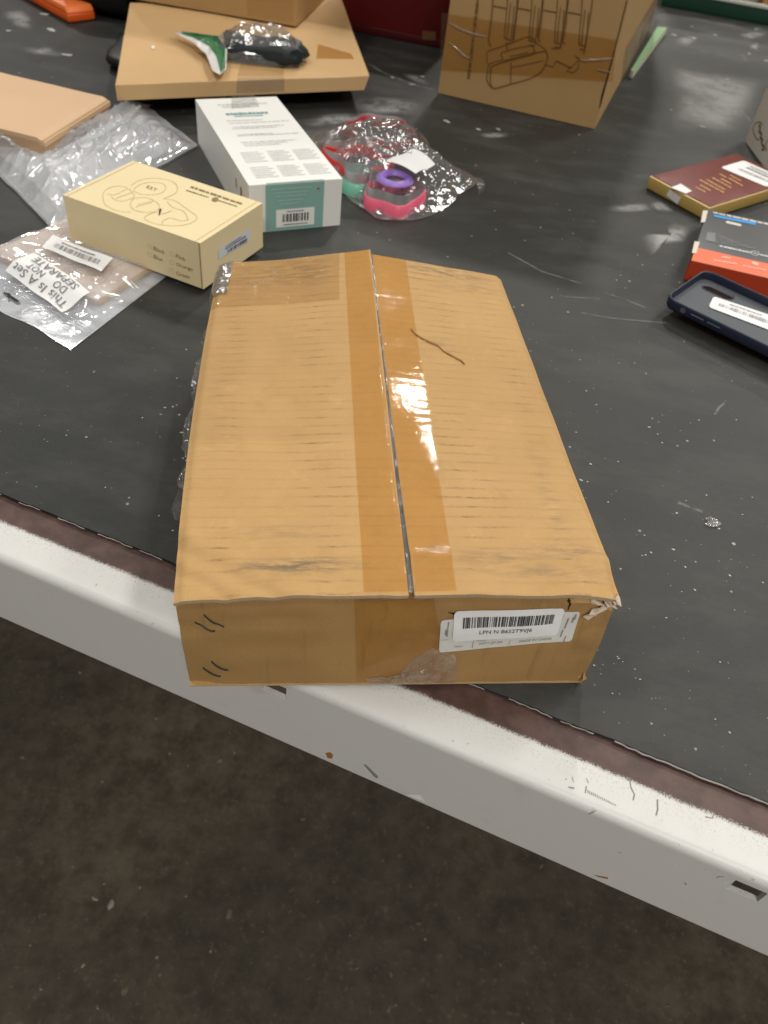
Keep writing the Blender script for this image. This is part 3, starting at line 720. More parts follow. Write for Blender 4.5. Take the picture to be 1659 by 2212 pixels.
# the two top flaps; their inner edges follow the slit
def flapfn(sd):
    def fn(u, v):
        t = v; c = s0(max(0, min(1, t)))
        gp_ = lerp(.0065, .0035, max(0, min(1, t * 1.6))); s = u * (c - gp_) if sd < 0 else lerp(c + gp_, 1, u)
        return s, t
    return fn
for sd in (-1, 1):
    fn = flapfn(sd); mb = MB(); nu, nv = 80, 150; th = .0022
    vlo, vhi = -.004, 1.003
    def jag(u, v):                                   # rough cut edge at the front
        return v + (.0010 * nz(u * 12 + sd * 9, 2) + .0005 * nz(u * 130, 4) if v < 0 else 0)
    mb.grid(lambda u, v: TOP.pt(*((lambda q: (q[0], jag(u, q[1])))(fn(u, v)))), nu, nv, 0, 0, 1, vlo, vhi, uvfn=fn)
    mb.grid(lambda u, v: TOP.pt(*((lambda q: (q[0], jag(u, q[1])))(fn(u, v))), -th), nu, nv, 0, 0, 1, vlo, vhi, uvfn=fn, flip=True)
    def strip(f, n):
        for i in range(n):
            a, b = f(i / n), f((i + 1) / n)
            mb.add([TOP.pt(*a), TOP.pt(*b), TOP.pt(*b, -th), TOP.pt(*a, -th)], [(0, 3, 2, 1)], 1)
    strip(lambda q: (lambda z: (z[0], jag(q, z[1])))(fn(q, vlo)), nu); strip(lambda q: fn(1, lerp(vlo, vhi, q)), nv); strip(lambda q: fn(1 - q, vhi), nu); strip(lambda q: fn(0, lerp(vhi, vlo, q)), nv)
    build("top_flap", mb, [M_top, M_edge2], carton, auto=35)
# packing tape along the slit and down the front
def tl(t): return lerp(.407, .427, t)
def tr_(t): return lerp(.614, .645, t)
def tape_pt(u, t):
    s = lerp(tl(t), tr_(t), u); c = s0(max(0, min(1, t))); g = .009
    a, b = TOP.pt(c - g, t), TOP.pt(c + g, t)
    if abs(s - c) < g: p = lerp(a, b, (s - c + g) / (2 * g)) - Vector((0, 0, .0014 * (1 - abs(s - c) / g)))
    else: p = TOP.pt(s, t)
    return p + Vector((0, 0, .00045 + (.00005 * nz(s * 110, t * 60, 3)) + .000032 * math.sin(2 * math.pi * 43 * t + 2 * nz(s * 6, t * 5, 1)) * (.5 + .5 * nz(s * 15, t * 12, 6))))
us = sorted(set([i / 30 for i in range(31)] + [.47, .475, .48, .485, .49, .495, .505, .51, .515, .52, .525, .53, .535, .54]))
mb = MB(); nv = 420; vs = []
for j in range(nv + 1):
    for u in us: vs.append(tape_pt(u, lerp(.003, 1.004, j / nv)))
k = len(us); mb.add(vs, [(j * k + i, j * k + i + 1, (j + 1) * k + i + 1, (j + 1) * k + i) for j in range(nv) for i in range(k - 1)])
build("packing_tape", mb, M_tape, carton, auto=180)
q = FRONT.sub([(770, 1479), (1000, 1475), (965, 1292), (765, 1290)])
mb = MB(); mb.grid(lambda a, b: q.pt(a, b, .0005 + .0002 * nz(a * 12, b * 7, 2)), 26, 20, 0, 0, .86, 0.03, 1.0); build("packing_tape", mb, M_tape, carton, auto=180)
mb = MB(); nv = 160; vs = []
for j in range(nv + 1):
    t = lerp(.004, 1.0, j / nv); c = s0(t)
    for q_ in (-1, 0, 1): vs.append(tape_pt((c - tl(t)) / (tr_(t) - tl(t)) + q_ * (.024 + .010 * nz(t * 22, 3)), t) + Vector((0, 0, .0004 + .0004 * nz(t * 70, q_ * 2))))
mb.add(vs, [(j * 3 + i, j * 3 + i + 1, (j + 1) * 3 + i + 1, (j + 1) * 3 + i) for j in range(nv) for i in range(2)])
build("tape_seam_sheen", mb, film("seam_sheen_film", .30, (.80, .80, .78), (.60, .60, .58), .08, .12, .5, .5, 300, .0006), carton, smooth=False)  # extra milky strip paints the silvery sheen along the sagging tape
# bridging bit of tape over the flap edge
mb = MB(); mb.grid(lambda a, b: lerp(tape_pt(a * .9, .004), q.pt(a * .80, .97, .0006), b) + Vector((0, -.0010 * math.sin(math.pi * b), 0)) + Vector((0, .0005 * nz(a * 14, b * 3, 1), .0004 * nz(a * 20, b * 4, 7))), 40, 6)
build("tape_fold", mb, M_ctape, carton, auto=180)
# loosened wrinkled tape at the lower front
c8 = crop(1200, 2200, 1900)
out = c8([(560, 1110), (850, 1090), (1020, 920), (1200, 820), (1260, 870), (1400, 880), (1430, 1000), (1405, 1150), (1100, 1170), (800, 1160), (600, 1155)])
def wrk(S, u, v): return S
mb = MB(); uvq = [FRONT.uv(*p) for p in out]; cu = sum(p[0] for p in uvq) / len(uvq); cv = sum(p[1] for p in uvq) / len(uvq)
n = len(uvq); rg = 14; seg = []
for i in range(n):
    for e in range(6): seg.append((lerp(uvq[i][0], uvq[(i + 1) % n][0], e / 6), lerp(uvq[i][1], uvq[(i + 1) % n][1], e / 6)))
n = len(seg); vs = [FRONT.pt(cu, cv, .0012)]
for k_ in range(1, rg + 1):
    for (u, v) in seg:
        uu, vv_ = lerp(cu, u, k_ / rg), lerp(cv, v, k_ / rg)
        x = uu * .21; y = vv_ * .07
        rdg = 1 - abs(nz((x + y) * 160, (x - y) * 420, 4)); rdg = rdg ** 6
        vs.append(FRONT.pt(uu, vv_, .0006 + .0022 * rdg * smooth(1.0, .7, k_ / rg)))
fs = [(0, 1 + i, 1 + (i + 1) % n) for i in range(n)] + [(1 + a * n + i, 1 + (a + 1) * n + i, 1 + (a + 1) * n + (i + 1) % n, 1 + a * n + (i + 1) % n) for a in range(rg - 1) for i in range(n)]
mb.add(vs, fs); build("loose_tape", mb, M_mtape, carton, auto=180)
# clear tape across the back left corner, wrapped over the side
q = TOP.sub([(447, 672), (733, 648), (733, 548), (474, 574)])
glp = [TOP.uv(*p) for p in ((622, 658), (632, 646), (641, 640), (648, 656), (655, 650), (505, 586), (530, 592), (560, 600), (585, 606), (600, 588), (640, 600), (620, 620), (575, 578), (700, 585))]
def ctp(a, b):
    u, v = q.map(a, b)
    if u < 0: 
        p = TOP.pt(0, v); return p + Vector((u * .05, 0, u * .30)) + Vector((-.0010, 0, 0))
    return TOP.pt(u, v, .0006 + .0003 * abs(nz(a * 9 + b * 7, b * 6 - a * 5, 2)) ** .6 + sum(.00075 * math.exp(-(((u - x_) * .21 + (v - y_) * .10) / .0016) ** 2 - (((v - y_) * .30 - (u - x_) * .05) / .0030) ** 2) for x_, y_ in glp))
mb = MB(); mb.grid(ctp, 130, 70, 0, -.14, 1, 0, 1); build("clear_tape", mb, M_ctape, carton, auto=180)
# crinkled bright strip of tape on the edge
mb = MB()
def crk(a, b):
    v = lerp(.862, .998, b); u = lerp(-.030, .048, a); e = nz(a * 7 + b * 3, b * 30, 3) * .0018 + nz(a * 15, b * 55, 8) * .0009
    base = TOP.pt(max(u, 0), v); d = Vector((0, 0, 0)) if u >= 0 else Vector((u * .10, 0, u * .25))
    return base + d + Vector((-.0006 + e * .4, e * .5, .0012 + e))
mb.grid(crk, 9, 40); build("crinkled_tape", mb, film("crinkled_tape_film", .34, (.95, .9, .82), (.88, .85, .78), .08, .55, .6, .4, 300, .0003), carton, smooth=False)
# ragged film peeling off the left side
mb = MB()
def hang(a, b):
    v = lerp(.24, .84, a); base = TOP.pt(0, v, -.004 - .004 * b)
    pr_ = (.25 + .75 * abs(math.sin(a * 11 + 1.1)) ** .7) * smooth(0, .12, a) * smooth(1, .8, a)
    return base + LEFT.n * (-.001 + b * (.0075 * pr_ + .003 * nz(a * 26, b * 2, 3))) + Vector((0, .003 * b * nz(a * 20, b * 6, 5), (.0030 * nz(a * 25, b * 5, 9) - .004 * b) ))
M_peel = film("peeling_tape_film", .16, (.9, .88, .84), (.75, .72, .68), .07, .22, .6, .5, 200, .0012)
mb.grid(hang, 110, 8); build("peeling_film", mb, M_peel, carton, smooth=False)
Pm = [at(x, y, z) for x, y, z in ((412, 1000, .05), (398, 1030, .045), (378, 1072, .036), (368, 1100, .03), (376, 1122, .03), (394, 1126, .036), (404, 1085, .05), (410, 1040, .055))]
mb = MB(); cc = sum(Pm, Vector()) / len(Pm); vs = [cc + Vector((-.001, 0, 0))]
for k_ in (1, 2, 3):
    for i, p in enumerate(Pm): vs.append(lerp(cc, p, k_ / 3) + Vector((.002 * nz(i * 1.7, k_ * 1.3, 1), .001 * nz(i, k_, 4), 0)))
n = len(Pm); mb.add(vs, [(0, 1 + i, 1 + (i + 1) % n) for i in range(n)] + [(1 + a * n + i, 1 + (a + 1) * n + i, 1 + (a + 1) * n + (i + 1) % n, 1 + a * n + (i + 1) % n) for a in range(2) for i in range(n)])
build("peeling_film", mb, M_peel, carton, auto=180)
# staples
c10 = crop(650, 2250, 1250)
for pts in ([(430, 470), (470, 505), (540, 555), (635, 592)], [(330, 548), (375, 585), (450, 625), (535, 645)], [(510, 978), (545, 1010), (610, 1045), (680, 1066)], [(418, 1045), (455, 1075), (520, 1112), (600, 1135)]):
    pp = []; uv = [FRONT.uv(*p) for p in c10(pts)]
    pp.append(FRONT.pt(*uv[0], -.001))
    for i in range(13):
        f = i / 12; u = lerp(uv[0][0], uv[-1][0], f); v = lerp(uv[0][1], uv[-1][1], f) - .012 * math.sin(math.pi * f)
        pp.append(FRONT.pt(u, v, .0006 + .0005 * math.sin(math.pi * i / 12)))
    pp.append(FRONT.pt(*uv[-1], -.001))
    mb = MB(); mb.tube(pp, .00042, 8); build("staple", mb, M_wire, carton)
# tear in the right flap
c11 = crop(700, 900, 2200)
tear = c11([(1015, 440), (1032, 462), (1060, 480), (1100, 500), (1130, 512), (1160, 540), (1185, 552), (1215, 570), (1235, 580), (1250, 596)])
rt = random.Random(8); tj = []
for i in range(len(tear) - 1):
    for e in range(4): tj.append((lerp(tear[i][0], tear[i + 1][0], e / 4) + rt.uniform(-1.6, 1.6), lerp(tear[i][1], tear[i + 1][1], e / 4) + rt.uniform(-1.3, 1.3)))
mb = MB(); mb.ribbon(TOP, tj, [rt.uniform(.0001, .00045) for _ in tj], 3e-4) if True else mb.ribbon(TOP, tear, [.0001, .0002, .0003, .0002, .0004, .0005, .0003, .0005, .0004, .0001], 3e-4); build("tear", mb, plain("torn_shadow", (.14, .08, .035), .8, .1), carton, smooth=False)
mb = MB()
uvt = [TOP.uv(*p) for p in tear]; vs = []
for i, (u, v) in enumerate(uvt):
    vs += [TOP.pt(u + .001, v + .004, 3e-4), TOP.pt(u + .0006, v + .0012, .0012 + .0006 * nz(i * .9, 1)), TOP.pt(u, v, .0004)]
mb.add(vs, [f for i in range(len(uvt) - 1) for f in ((3 * i, 3 * i + 1, 3 * i + 4, 3 * i + 3), (3 * i + 1, 3 * i + 2, 3 * i + 5, 3 * i + 4))]); build("torn_lip", mb, M_kraft, carton)
# labels on the front
c12 = crop(1600, 2250, 2500)
old = FRONT.sub(c12([(235, 580), (1195, 497), (1262, 283), (248, 345)]))
def rrect(w_, h_, r_, n_=5):
    o_ = []
    for cx_, cy_, a0 in ((w_ - r_, h_ - r_, 0), (r_, h_ - r_, 90), (r_, r_, 180), (w_ - r_, r_, 270)):
        for i in range(n_ + 1):
            a = math.radians(a0 + 90 * i / n_); o_.append(((cx_ + r_ * math.cos(a)) / w_, (cy_ + r_ * math.sin(a)) / h_))
    return o_
def dens(o_, n_=4):
    r_ = []
    for i in range(len(o_)):
        a, b = o_[i], o_[(i + 1) % len(o_)]; m_ = n_ if math.hypot(b[0] - a[0], b[1] - a[1]) > .2 else 1
        for k_ in range(m_): r_.append((lerp(a[0], b[0], k_ / m_), lerp(a[1], b[1], k_ / m_)))
    return r_
def label_on(patch, w_, h_, r_, mat_, off, parent, name="label", wob=0.0, rings=6, n_=8):
    mb = MB(); mb.sheet(patch, dens(rrect(w_, h_, r_), n_), off, rings, 0, px=False, wob=wob); return build(name, mb, mat_, parent, auto=180)
l1 = label_on(old, 4.5, 1, .10, M_label2, .0009, carton, "old_label")
mb = MB(); of = .0012
mb.text(old, "New", .115, .13, .175, .20, of); mb.text(old, "05FT-JP-2R", .295, .115, .475, .21, of); mb.text(old, "MADE IN CHINA", .60, .10, .845, .185, of); mb.text(old, "Front", .275, .255, .345, .32, of)
for x, y, x2, y2 in ((.245, .06, .25, .30), (.52, .05, .523, .22), (.0, .40, .06, .41), (.935, .02, .943, .20), (.90, .18, .91, .42), (.915, .45, .925, .80), (.045, .5, .055, .95), (.87, .5, .88, .95)):
    mb.add([old.pt(x, y, of), old.pt(x2, y, of), old.pt(x2 + .006, y2, of), old.pt(x + .006, y2, of)], [(0, 1, 2, 3)])
for q_, x in enumerate((.035, .955, .965)): mb.scribble(old, x, .55 + .1 * q_, x + .012, .2, of, 0, q_)
build("printed_text", mb, M_grey_ink, l1, smooth=False)
lpn = FRONT.sub(c12([(330, 492), (1090, 445), (1150, 252), (345, 272)]))
l2 = label_on(lpn, 4.2, 1.05, .16, M_label, .0016, carton, "barcode_label")
mb = MB(); of = .0020
mb.text(lpn, "LPN N B6S2T9VJ6", .245, .20, .735, .37, of)
build("printed_text", mb, M_ink, l2, smooth=False)
mb = MB(); mb.bars(lpn, .085, .47, .925, .80, 52, of, 0, 12); build("barcode", mb, M_ink, l2, smooth=False)
# crack and torn paper at the front right corner
mb = MB(); mb.ribbon(FRONT, crop(2150, 2200, 2550, 1609)([(345, 800), (355, 760), (385, 700), (350, 655), (375, 610)]), [.0004, .0006, .0010, .0010, .0006], .0006)
mb.ribbon(FRONT, crop(2150, 2200, 2550, 1609)([(385, 700), (440, 685), (560, 680), (700, 678), (830, 690)]), [.0008, .0006, .0005, .0007, .0004], .0006); build("tear", mb, M_dark, carton, smooth=False)
mb = MB(); mb.ribbon(FRONT, c12([(300, 288), (345, 300), (370, 330)]), [.0003, .0014, .0004], .0007); build("tear", mb, M_dark, carton, smooth=False)
c13 = crop(2150, 2200, 2550, 1609)
def scrap(out, off0, off1, mat_=M_edge):
    uv = [FRONT.uv(*p) for p in c13(out)]; n = len(uv); cu = sum(p[0] for p in uv) / n; cv = sum(p[1] for p in uv) / n; mb = MB()
    vs = [FRONT.pt(cu, cv, (off0 + off1) * .5 + .0012)] + [FRONT.pt(u, v, lerp(off0, off1, i % 2) + .0006 * nz(i * 2.1, off0 * 900)) for i, (u, v) in enumerate(uv)]
    vs += [p - FRONT.n * .0006 for p in vs]
    m_ = n + 1; fs = [(0, 1 + i, 1 + (i + 1) % n) for i in range(n)] + [(m_, m_ + 1 + (i + 1) % n, m_ + 1 + i) for i in range(n)] + [(1 + i, m_ + 1 + i, m_ + 1 + (i + 1) % n, 1 + (i + 1) % n) for i in range(n)]
    mb.add(vs, fs); build("torn_paper", mb, mat_, carton, smooth=False)
scrap([(360, 600), (420, 590), (700, 590), (720, 665), (560, 672), (400, 680), (370, 660), (390, 640)], .0010, .0016, M_kraft)
scrap([(570, 880), (660, 800), (720, 770), (830, 705), (920, 680), (940, 720), (860, 745), (760, 820), (690, 875), (640, 880)], .0014, .0036)
scrap([(690, 600), (760, 590), (830, 640), (900, 670), (860, 690), (760, 655), (700, 660)], .002, .0030)
scrap([(880, 745), (940, 700), (1060, 715), (1000, 760), (940, 800)], .0012, .0028, M_kraft)
scrap([(900, 620), (960, 580), (1040, 640), (1090, 690), (1010, 690), (930, 660)], .0022, .0045)
scrap([(1000, 560), (1080, 520), (1150, 560), (1150, 640), (1080, 690), (1040, 620)], .0020, .0050)
scrap([(960, 560), (1050, 500), (1120, 500), (1130, 560), (1040, 580)], .0030, .0060)
scrap([(490, 1925), (560, 1850), (600, 1780), (620, 1830), (600, 1880), (540, 1910)], .0006, .0026, M_kraft)

# ------------------------------------------------------------------ buff box with drawing
B, T = frame_box(-.3027, .6312, -.3656, .1383, .0906, .0407, .0062)
buff = thing("gift_box", "buff cardboard box with a faint line drawing on top, resting on the zip pouch", "box", (B[0] + B[2]) / 2)
mb = MB(); box_shell(mb, B, T, 10, .0002); build("body", mb, M_yellow, buff, bevel=0)
YT = Surf(T[0], T[1], T[2], T[3]); YF = Surf(B[0], B[1], T[1], T[0]); YR = Surf(B[1], B[2], T[2], T[1])
c14 = crop(400, 650, 1030)
mb = MB()
def blobline(pts, wd, S=YT, cc=c14, mbx=None, closed=False):
    P = cc(pts); Q = []
    if closed: P = P + [P[0]]
    for i in range(len(P) - 1):
        p0 = P[i - 1] if i > 0 else (P[-2] if closed else P[0]); p1, p2 = P[i], P[i + 1]; p3 = P[i + 2] if i + 2 < len(P) else (P[1] if closed else P[-1])
        for e in range(5):
            t = e / 5
            Q.append(tuple(.5 * (2 * p1[k_] + (p2[k_] - p0[k_]) * t + (2 * p0[k_] - 5 * p1[k_] + 4 * p2[k_] - p3[k_]) * t * t + (3 * p1[k_] - p0[k_] - 3 * p2[k_] + p3[k_]) * t ** 3) for k_ in (0, 1)))
    Q.append(P[-1]); mbx.ribbon(S, Q, wd, 4e-4)
W1 = .00055
blobline([(305, 220), (380, 165), (500, 140), (640, 145), (740, 175), (785, 225), (770, 290), (690, 330), (640, 350)], W1, mbx=mb)
blobline([(340, 250), (400, 205), (510, 180), (620, 190), (665, 225), (640, 280), (540, 310), (420, 305), (345, 280)], W1, mbx=mb, closed=True)
blobline([(270, 240), (180, 220), (80, 240), (20, 290), (20, 370), (60, 430), (180, 480), (300, 490)], W1, mbx=mb)
blobline([(60, 300), (140, 310), (270, 250), (320, 290), (340, 330), (250, 370), (160, 370), (100, 330)], W1, mbx=mb)
blobline([(300, 400), (340, 350), (460, 340), (560, 380), (600, 430), (560, 480), (440, 490), (330, 460)], W1, mbx=mb, closed=True)
blobline([(650, 350), (760, 370), (850, 430), (920, 480), (990, 540), (950, 590), (850, 625), (700, 630), (560, 610), (460, 570), (450, 540), (520, 500), (590, 490)], W1, mbx=mb)
blobline([(630, 620), (640, 580), (720, 550), (820, 580), (900, 570)], W1, mbx=mb)
blobline([(680, 380), (740, 440), (850, 480), (900, 570)], W1, mbx=mb)
for i in range(5): blobline([(360 + 34 * i, 440 - 10 * i), (400 + 34 * i, 400 - 8 * i)], W1, mbx=mb)
for i in range(5): blobline([(150 + 34 * i, 350 - 12 * i), (185 + 34 * i, 330 - 12 * i)], W1, mbx=mb)
build("printed_drawing", mb, M_buff_ink, buff, smooth=False)
mb = MB(); q = YT.sub(c14([(870, 275), (1430, 450), (1480, 395), (930, 205)]))
mb.scribble(q, .02, .62, .98, .26, 4e-4, 0, 4); mb.scribble(q, .0, .10, .42, .14, 4e-4, 0, 5); mb.scribble(q, .60, .10, .95, .14, 4e-4, 0, 6)
q2 = YT.sub(c14([(1135, 360), (1175, 385), (1220, 360), (1180, 335)])); mb.sheet(q2, [(.5 + .6 * math.cos(a / 12 * 6.283), .5 + .6 * math.sin(a / 12 * 6.283)) for a in range(12)], 5e-4, 2, px=False)
q3 = YT.sub(crop(200, 580, 1100)([(660, 300), (780, 345), (810, 300), (690, 255)]))
mb.text(q3, "EST", .2, .3, .8, .7, 4e-4); build("printed_text", mb, M_olive_ink, buff, smooth=False)
c15 = crop(200, 580, 1100)
mb = MB()
for wd_, qd in (("Black", [(748, 745), (828, 775), (828, 748), (748, 716)]), ("Blue", [(748, 806), (812, 828), (812, 800), (748, 776)]), ("Pink", [(910, 800), (980, 828), (980, 800), (910, 772)]), ("Orange", [(912, 866), (1032, 905), (1032, 872), (912, 835)]), ("Green", [(912, 925), (1010, 955), (1010, 925), (912, 896)])):
    q = YF.sub(c15(qd)); mb.text(q, wd_, 0, 0, 1, 1, 4e-4)
build("printed_text", mb, M_olive_ink, buff, smooth=False)
mb = MB()
for x, y in ((720, 712), (720, 772), (880, 768), (880, 828), (880, 888)):
    P = c15([(x - 14, y - 12), (x + 14, y - 2), (x + 14, y + 24), (x - 14, y + 14), (x - 14, y - 12)]); mb.ribbon(YF, P, .0004, 4e-4)
build("tick_box", mb, M_buff_ink, buff, smooth=False)
q = YR.sub(c15([(1215, 812), (1440, 680), (1445, 582), (1218, 738)])); lb = label_on(q, 2.3, 1, .08, paper("blue_grey_label", (.62, .66, .72), .5, .3, .03), .0004, buff)
mb = MB(); mb.bars(q, .28, .12, .9, .42, 22, .0007, 0, 5); mb.scribble(q, .2, .55, .85, .10, .0007, 0, 4); mb.scribble(q, .2, .75, .7, .08, .0007, 0, 3); build("barcode", mb, M_ink, lb, smooth=False)
mb = MB(); q = YT.sub(c14([(592, 530), (740, 500), (730, 450), (600, 450)]))      # punched flap in the lid
mb.add([q.pt(0, 0, .0004), q.pt(0, .9, .0004), q.pt(.16, .95, .0004), q.pt(.10, .2, .0004)], [(0, 3, 2, 1)], 0); mb.add([q.pt(.16, .15, .0003), q.pt(1, .5, .0004), q.pt(.3, 1.05, .0012)], [(0, 1, 2)], 1)
build("thumb_notch", mb, [M_dark, M_yellow], buff, smooth=False)
M_fold = plain("fold_shadow", (.30, .20, .085), .8, .1); M_fold2 = plain("fold_crease", (.60, .45, .22), .8, .1)
mb = MB(); mb.ribbon(YF, [(.992, 0.0), (.992, .5), (.992, 1.0)], .0009, .0004, px=False); build("fold_line", mb, M_fold, buff, smooth=False)
mb = MB(); mb.ribbon(YT, [(.03, .0), (.034, .5), (.03, 1)], .0006, .0004, px=False); build("fold_line", mb, M_fold2, buff, smooth=False)
mb = MB(); mb.ribbon(YT, [(.965, .0), (.967, .5), (.965, 1)], .0005, .0004, px=False); build("fold_line", mb, M_fold2, buff, smooth=False)

# ------------------------------------------------------------------ white box with teal end
B, T = frame_box(-.1602, .6991, .4806, .0896, .2142, .0454, .0006)
wbx = thing("product_box", "white product box with teal end panel and barcode, behind the worn carton", "box", (B[0] + B[2]) / 2)
mb = MB(); box_shell(mb, B, T, 10, .0002); build("body", mb, M_white, wbx)
WT = Surf(T[0], T[1], T[2], T[3]); WF = Surf(B[0], B[1], T[1], T[0]); WL = Surf(B[3], B[0], T[0], T[3])
mb = MB(); mb.grid(lambda u, v: WF.pt(u, v, .0004), 2, 2, 0, .17, .80, .0, .985); mb.grid(lambda u, v: WT.pt(u, v, .0004), 4, 1, 0, .18, .80, .0, .006); tp = build("end_panel", mb, M_teal, wbx, smooth=False)
mb = MB(); mb.grid(lambda u, v: WF.pt(u, v, .0007), 1, 1, 0, .28, .70, .08, .46); lb = build("label", mb, M_white, wbx, smooth=False)
mb = MB(); mb.bars(WF, .35, .19, .64, .36, 15, .001, 0, 3); mb.scribble(WF, .40, .40, .58, .02, .001, 0, 1); mb.scribble(WF, .36, .12, .62, .02, .001, 0, 2); build("barcode", mb, M_ink, lb, smooth=False)
mb = MB()
for i, y in enumerate((.88, .80, .73, .64, .57)): mb.scribble(WF, .24 + .02 * i, y, .66 - .03 * i, .025, .0007, 0, 20 + i)
build("printed_text", mb, plain("pale_teal_ink", (.36, .54, .51)), tp, smooth=False)
mb = MB(); mb.sheet(WF, [(.735 + .014 * math.cos(a), .84 + .026 * math.sin(a)) for a in [k_ / 10 * 6.283 for k_ in range(10)]], .0008, 2, px=False); build("red_dot", mb, M_red_dot, tp, smooth=False)
mb = MB()
mb.scribble(WT, .22, .905, .82, .018, .0004, 0, 31); mb.scribble(WT, .25, .875, .60, .018, .0004, 0, 32)
for i, y in enumerate((.70, .67, .62, .60, .53, .515, .44, .42, .40)): mb.scribble(WT, .20 + .01 * (i % 3), y, .62 + .10 * ((i * 3) % 4), .008, .0004, 0, 40 + i)
for bx in range(3):
    for by in range(2):
        x0 = .12 + .29 * bx; y0 = .22 - .16 * by
        for i in range(6): mb.scribble(WT, x0, y0 + .105 - .020 * i, x0 + .20 + (.04 if i % 2 else 0), .009, .0004, 0, 60 + bx * 20 + by * 9 + i)
build("printed_text", mb, M_pale_ink, wbx, smooth=False)
mb = MB(); mb.text(WT, "I RECHARGEABLE LAMP", .26, .775, .76, .80, .0005); mb2 = MB(); mb2.scribble(WT, .24, .775, .74, .026, .0005, 0, 9); mb2.scribble(WT, .32, .75, .66, .01, .0005, 0, 8)
build("printed_heading", mb2, M_teal_ink, wbx, smooth=False)
M_bor = plain("brown_orange_ink", (.38, .14, .08))
for (u, v, a, b) in ((.78, .72, .012, .2), (.86, .70, .02, .22)): mb = MB(); mb.grid(lambda p, q_: WL.pt(lerp(u, u + a, p), lerp(v - b, v, q_), .0005), 1, 1); build("printed_mark", mb, M_bor, wbx, smooth=False)
# clear hang seal at the back edge
q = WT.sub([(500, 236), (560, 232), (550, 206), (500, 207)]); mb = MB(); mb.grid(lambda a, b: q.pt(a, b, .0005 + .0003 * nz(a * 4, b * 4)), 6, 6); build("clear_seal", mb, M_film, wbx)

# ------------------------------------------------------------------ plain mailer box on the left
e1 = Vector((math.cos(-.227), math.sin(-.227), 0)); e2 = Vector((-e1.y, e1.x, 0)); h = .0255
pr = at(237, 213, h); pf = at(95, 302, h); o = pf - e1 * .25
l_ = (pr - pf).length
B = [o, pf, pr, pr - e1 * .25]; B = [Vector((p.x, p.y, .0006)) for p in B]; T = [p + Vector((0, 0, h)) for p in B]
ml = thing("mailer_box", "plain tan mailer box with tuck lid, cut by the left picture edge", "box", (B[0] + B[2]) / 2)
mb = MB(); Bi = [p + (sum(B, Vector()) / 4 - p).normalized() * .0015 for p in B]; Ti = [Vector((p.x, p.y, h - .0015)) for p in Bi]
box_shell(mb, Bi, Ti, 6, .0006); build("body", mb, paper("mailer_side", (.50, .33, .19), .72, .2, .05), ml)
mb = MB()
L = Surf(T[0], T[1], T[2], T[3])
mb.grid(lambda u, v: L.pt(u, v, -.0035 * smooth(.965, 1.0, u) - .0005 * nz(u * 4, v * 3)), 60, 10); mb.grid(lambda u, v: L.pt(u, v, -.0045 - .0035 * smooth(.965, 1, u)), 60, 10, flip=True)
for i in range(60):
    a, b = i / 60, (i + 1) / 60
    za, zb_ = .0035 * smooth(.965, 1, a), .0035 * smooth(.965, 1, b)
    mb.add([L.pt(a, 0, -za), L.pt(b, 0, -zb_), L.pt(b, 0, -.0045 - zb_), L.pt(a, 0, -.0045 - za)], [(0, 3, 2, 1)])
mb.add([L.pt(1, 0, -.0035), L.pt(1, 1, -.0035), L.pt(1, 1, -.008), L.pt(1, 0, -.008)], [(0, 3, 2, 1)])
build("lid", mb, M_tan2, ml, auto=30)

# ------------------------------------------------------------------ flat carton, things on and under it
zb, zt = .0215, .0375
Tq = [at(249, 184, zt), at(798, 164, zt), at(737, 3, zt), at(281, 6, zt)]
Bq = [Vector((p.x, p.y, zb)) for p in Tq]; Bq[1] = Bq[1] + (Bq[0] - Bq[1]).normalized() * .006
flat = thing("flat_carton", "thin flat tan carton raised off the bench, carrying a clear bag and another carton", "cardboard box", (sum(Bq, Vector()) / 4))
mb = MB()
FT = Surf(Tq[0], Tq[1], Tq[2], Tq[3], lambda u, v: .0015 * nz(u * 3, v * 3, 2) + .004 * math.exp(-((u - .95) / .10) ** 2) * smooth(.4, .95, v))
FFR = Surf(Bq[0], Bq[1], Tq[1], Tq[0])
mb.grid(lambda u, v: FT.pt(u, v), 40, 40)
def wall(Sd, n_=30):
    mb.grid(lambda u, v: Sd(u, v), n_, 3)
def edge_pt(u, v): return FT.pt(u, v)
for (a, b) in (((0, 0), (1, 0)), ((1, 0), (1, 1)), ((1, 1), (0, 1)), ((0, 1), (0, 0))):
    SB = Surf(Bq[0], Bq[1], Bq[2], Bq[3])
    mb.grid(lambda q_, w_: lerp(SB.pt(lerp(a[0], b[0], q_), lerp(a[1], b[1], q_)), FT.pt(lerp(a[0], b[0], q_), lerp(a[1], b[1], q_)), w_), 40, 3)
mb.add(Bq, [(3, 2, 1, 0)])
build("body", mb, M_tan, flat, auto=35)
q = FT.sub(crop(400, 0, 1500)([(1275, 350), (1500, 352), (1480, 320), (1285, 265)])); mb = MB(); mb.grid(lambda a, b: q.pt(a, b, .0004), 4, 4); build("tape_patch", mb, film("amber_tape", .04, (.93, .80, .56), (.7, .55, .3), rough=.2), flat, smooth=False)
c16 = crop(400, 0, 1500); q = FFR.sub(c16([(800, 553), (1085, 540), (1085, 455), (805, 460)])); mb = MB(); mb.grid(lambda a, b: q.pt(a, b, .0006), 4, 3); build("clear_tape", mb, film("grey_clear_tape", .2, (.9, .9, .88), (.55, .48, .4), .2), flat, smooth=False)
q = FT.sub(c16([(805, 458), (1080, 455), (1090, 370), (830, 370)])); mb = MB(); mb.grid(lambda a, b: q.pt(a, b, .0006), 4, 3); build("clear_tape", mb, M_ctape, flat, smooth=False)
mb = MB(); mb.sheet(FT, c16([(295, 285), (305, 272), (318, 285), (308, 297)]), .0008, 2); build("white_sticker", mb, M_label, flat, smooth=False)
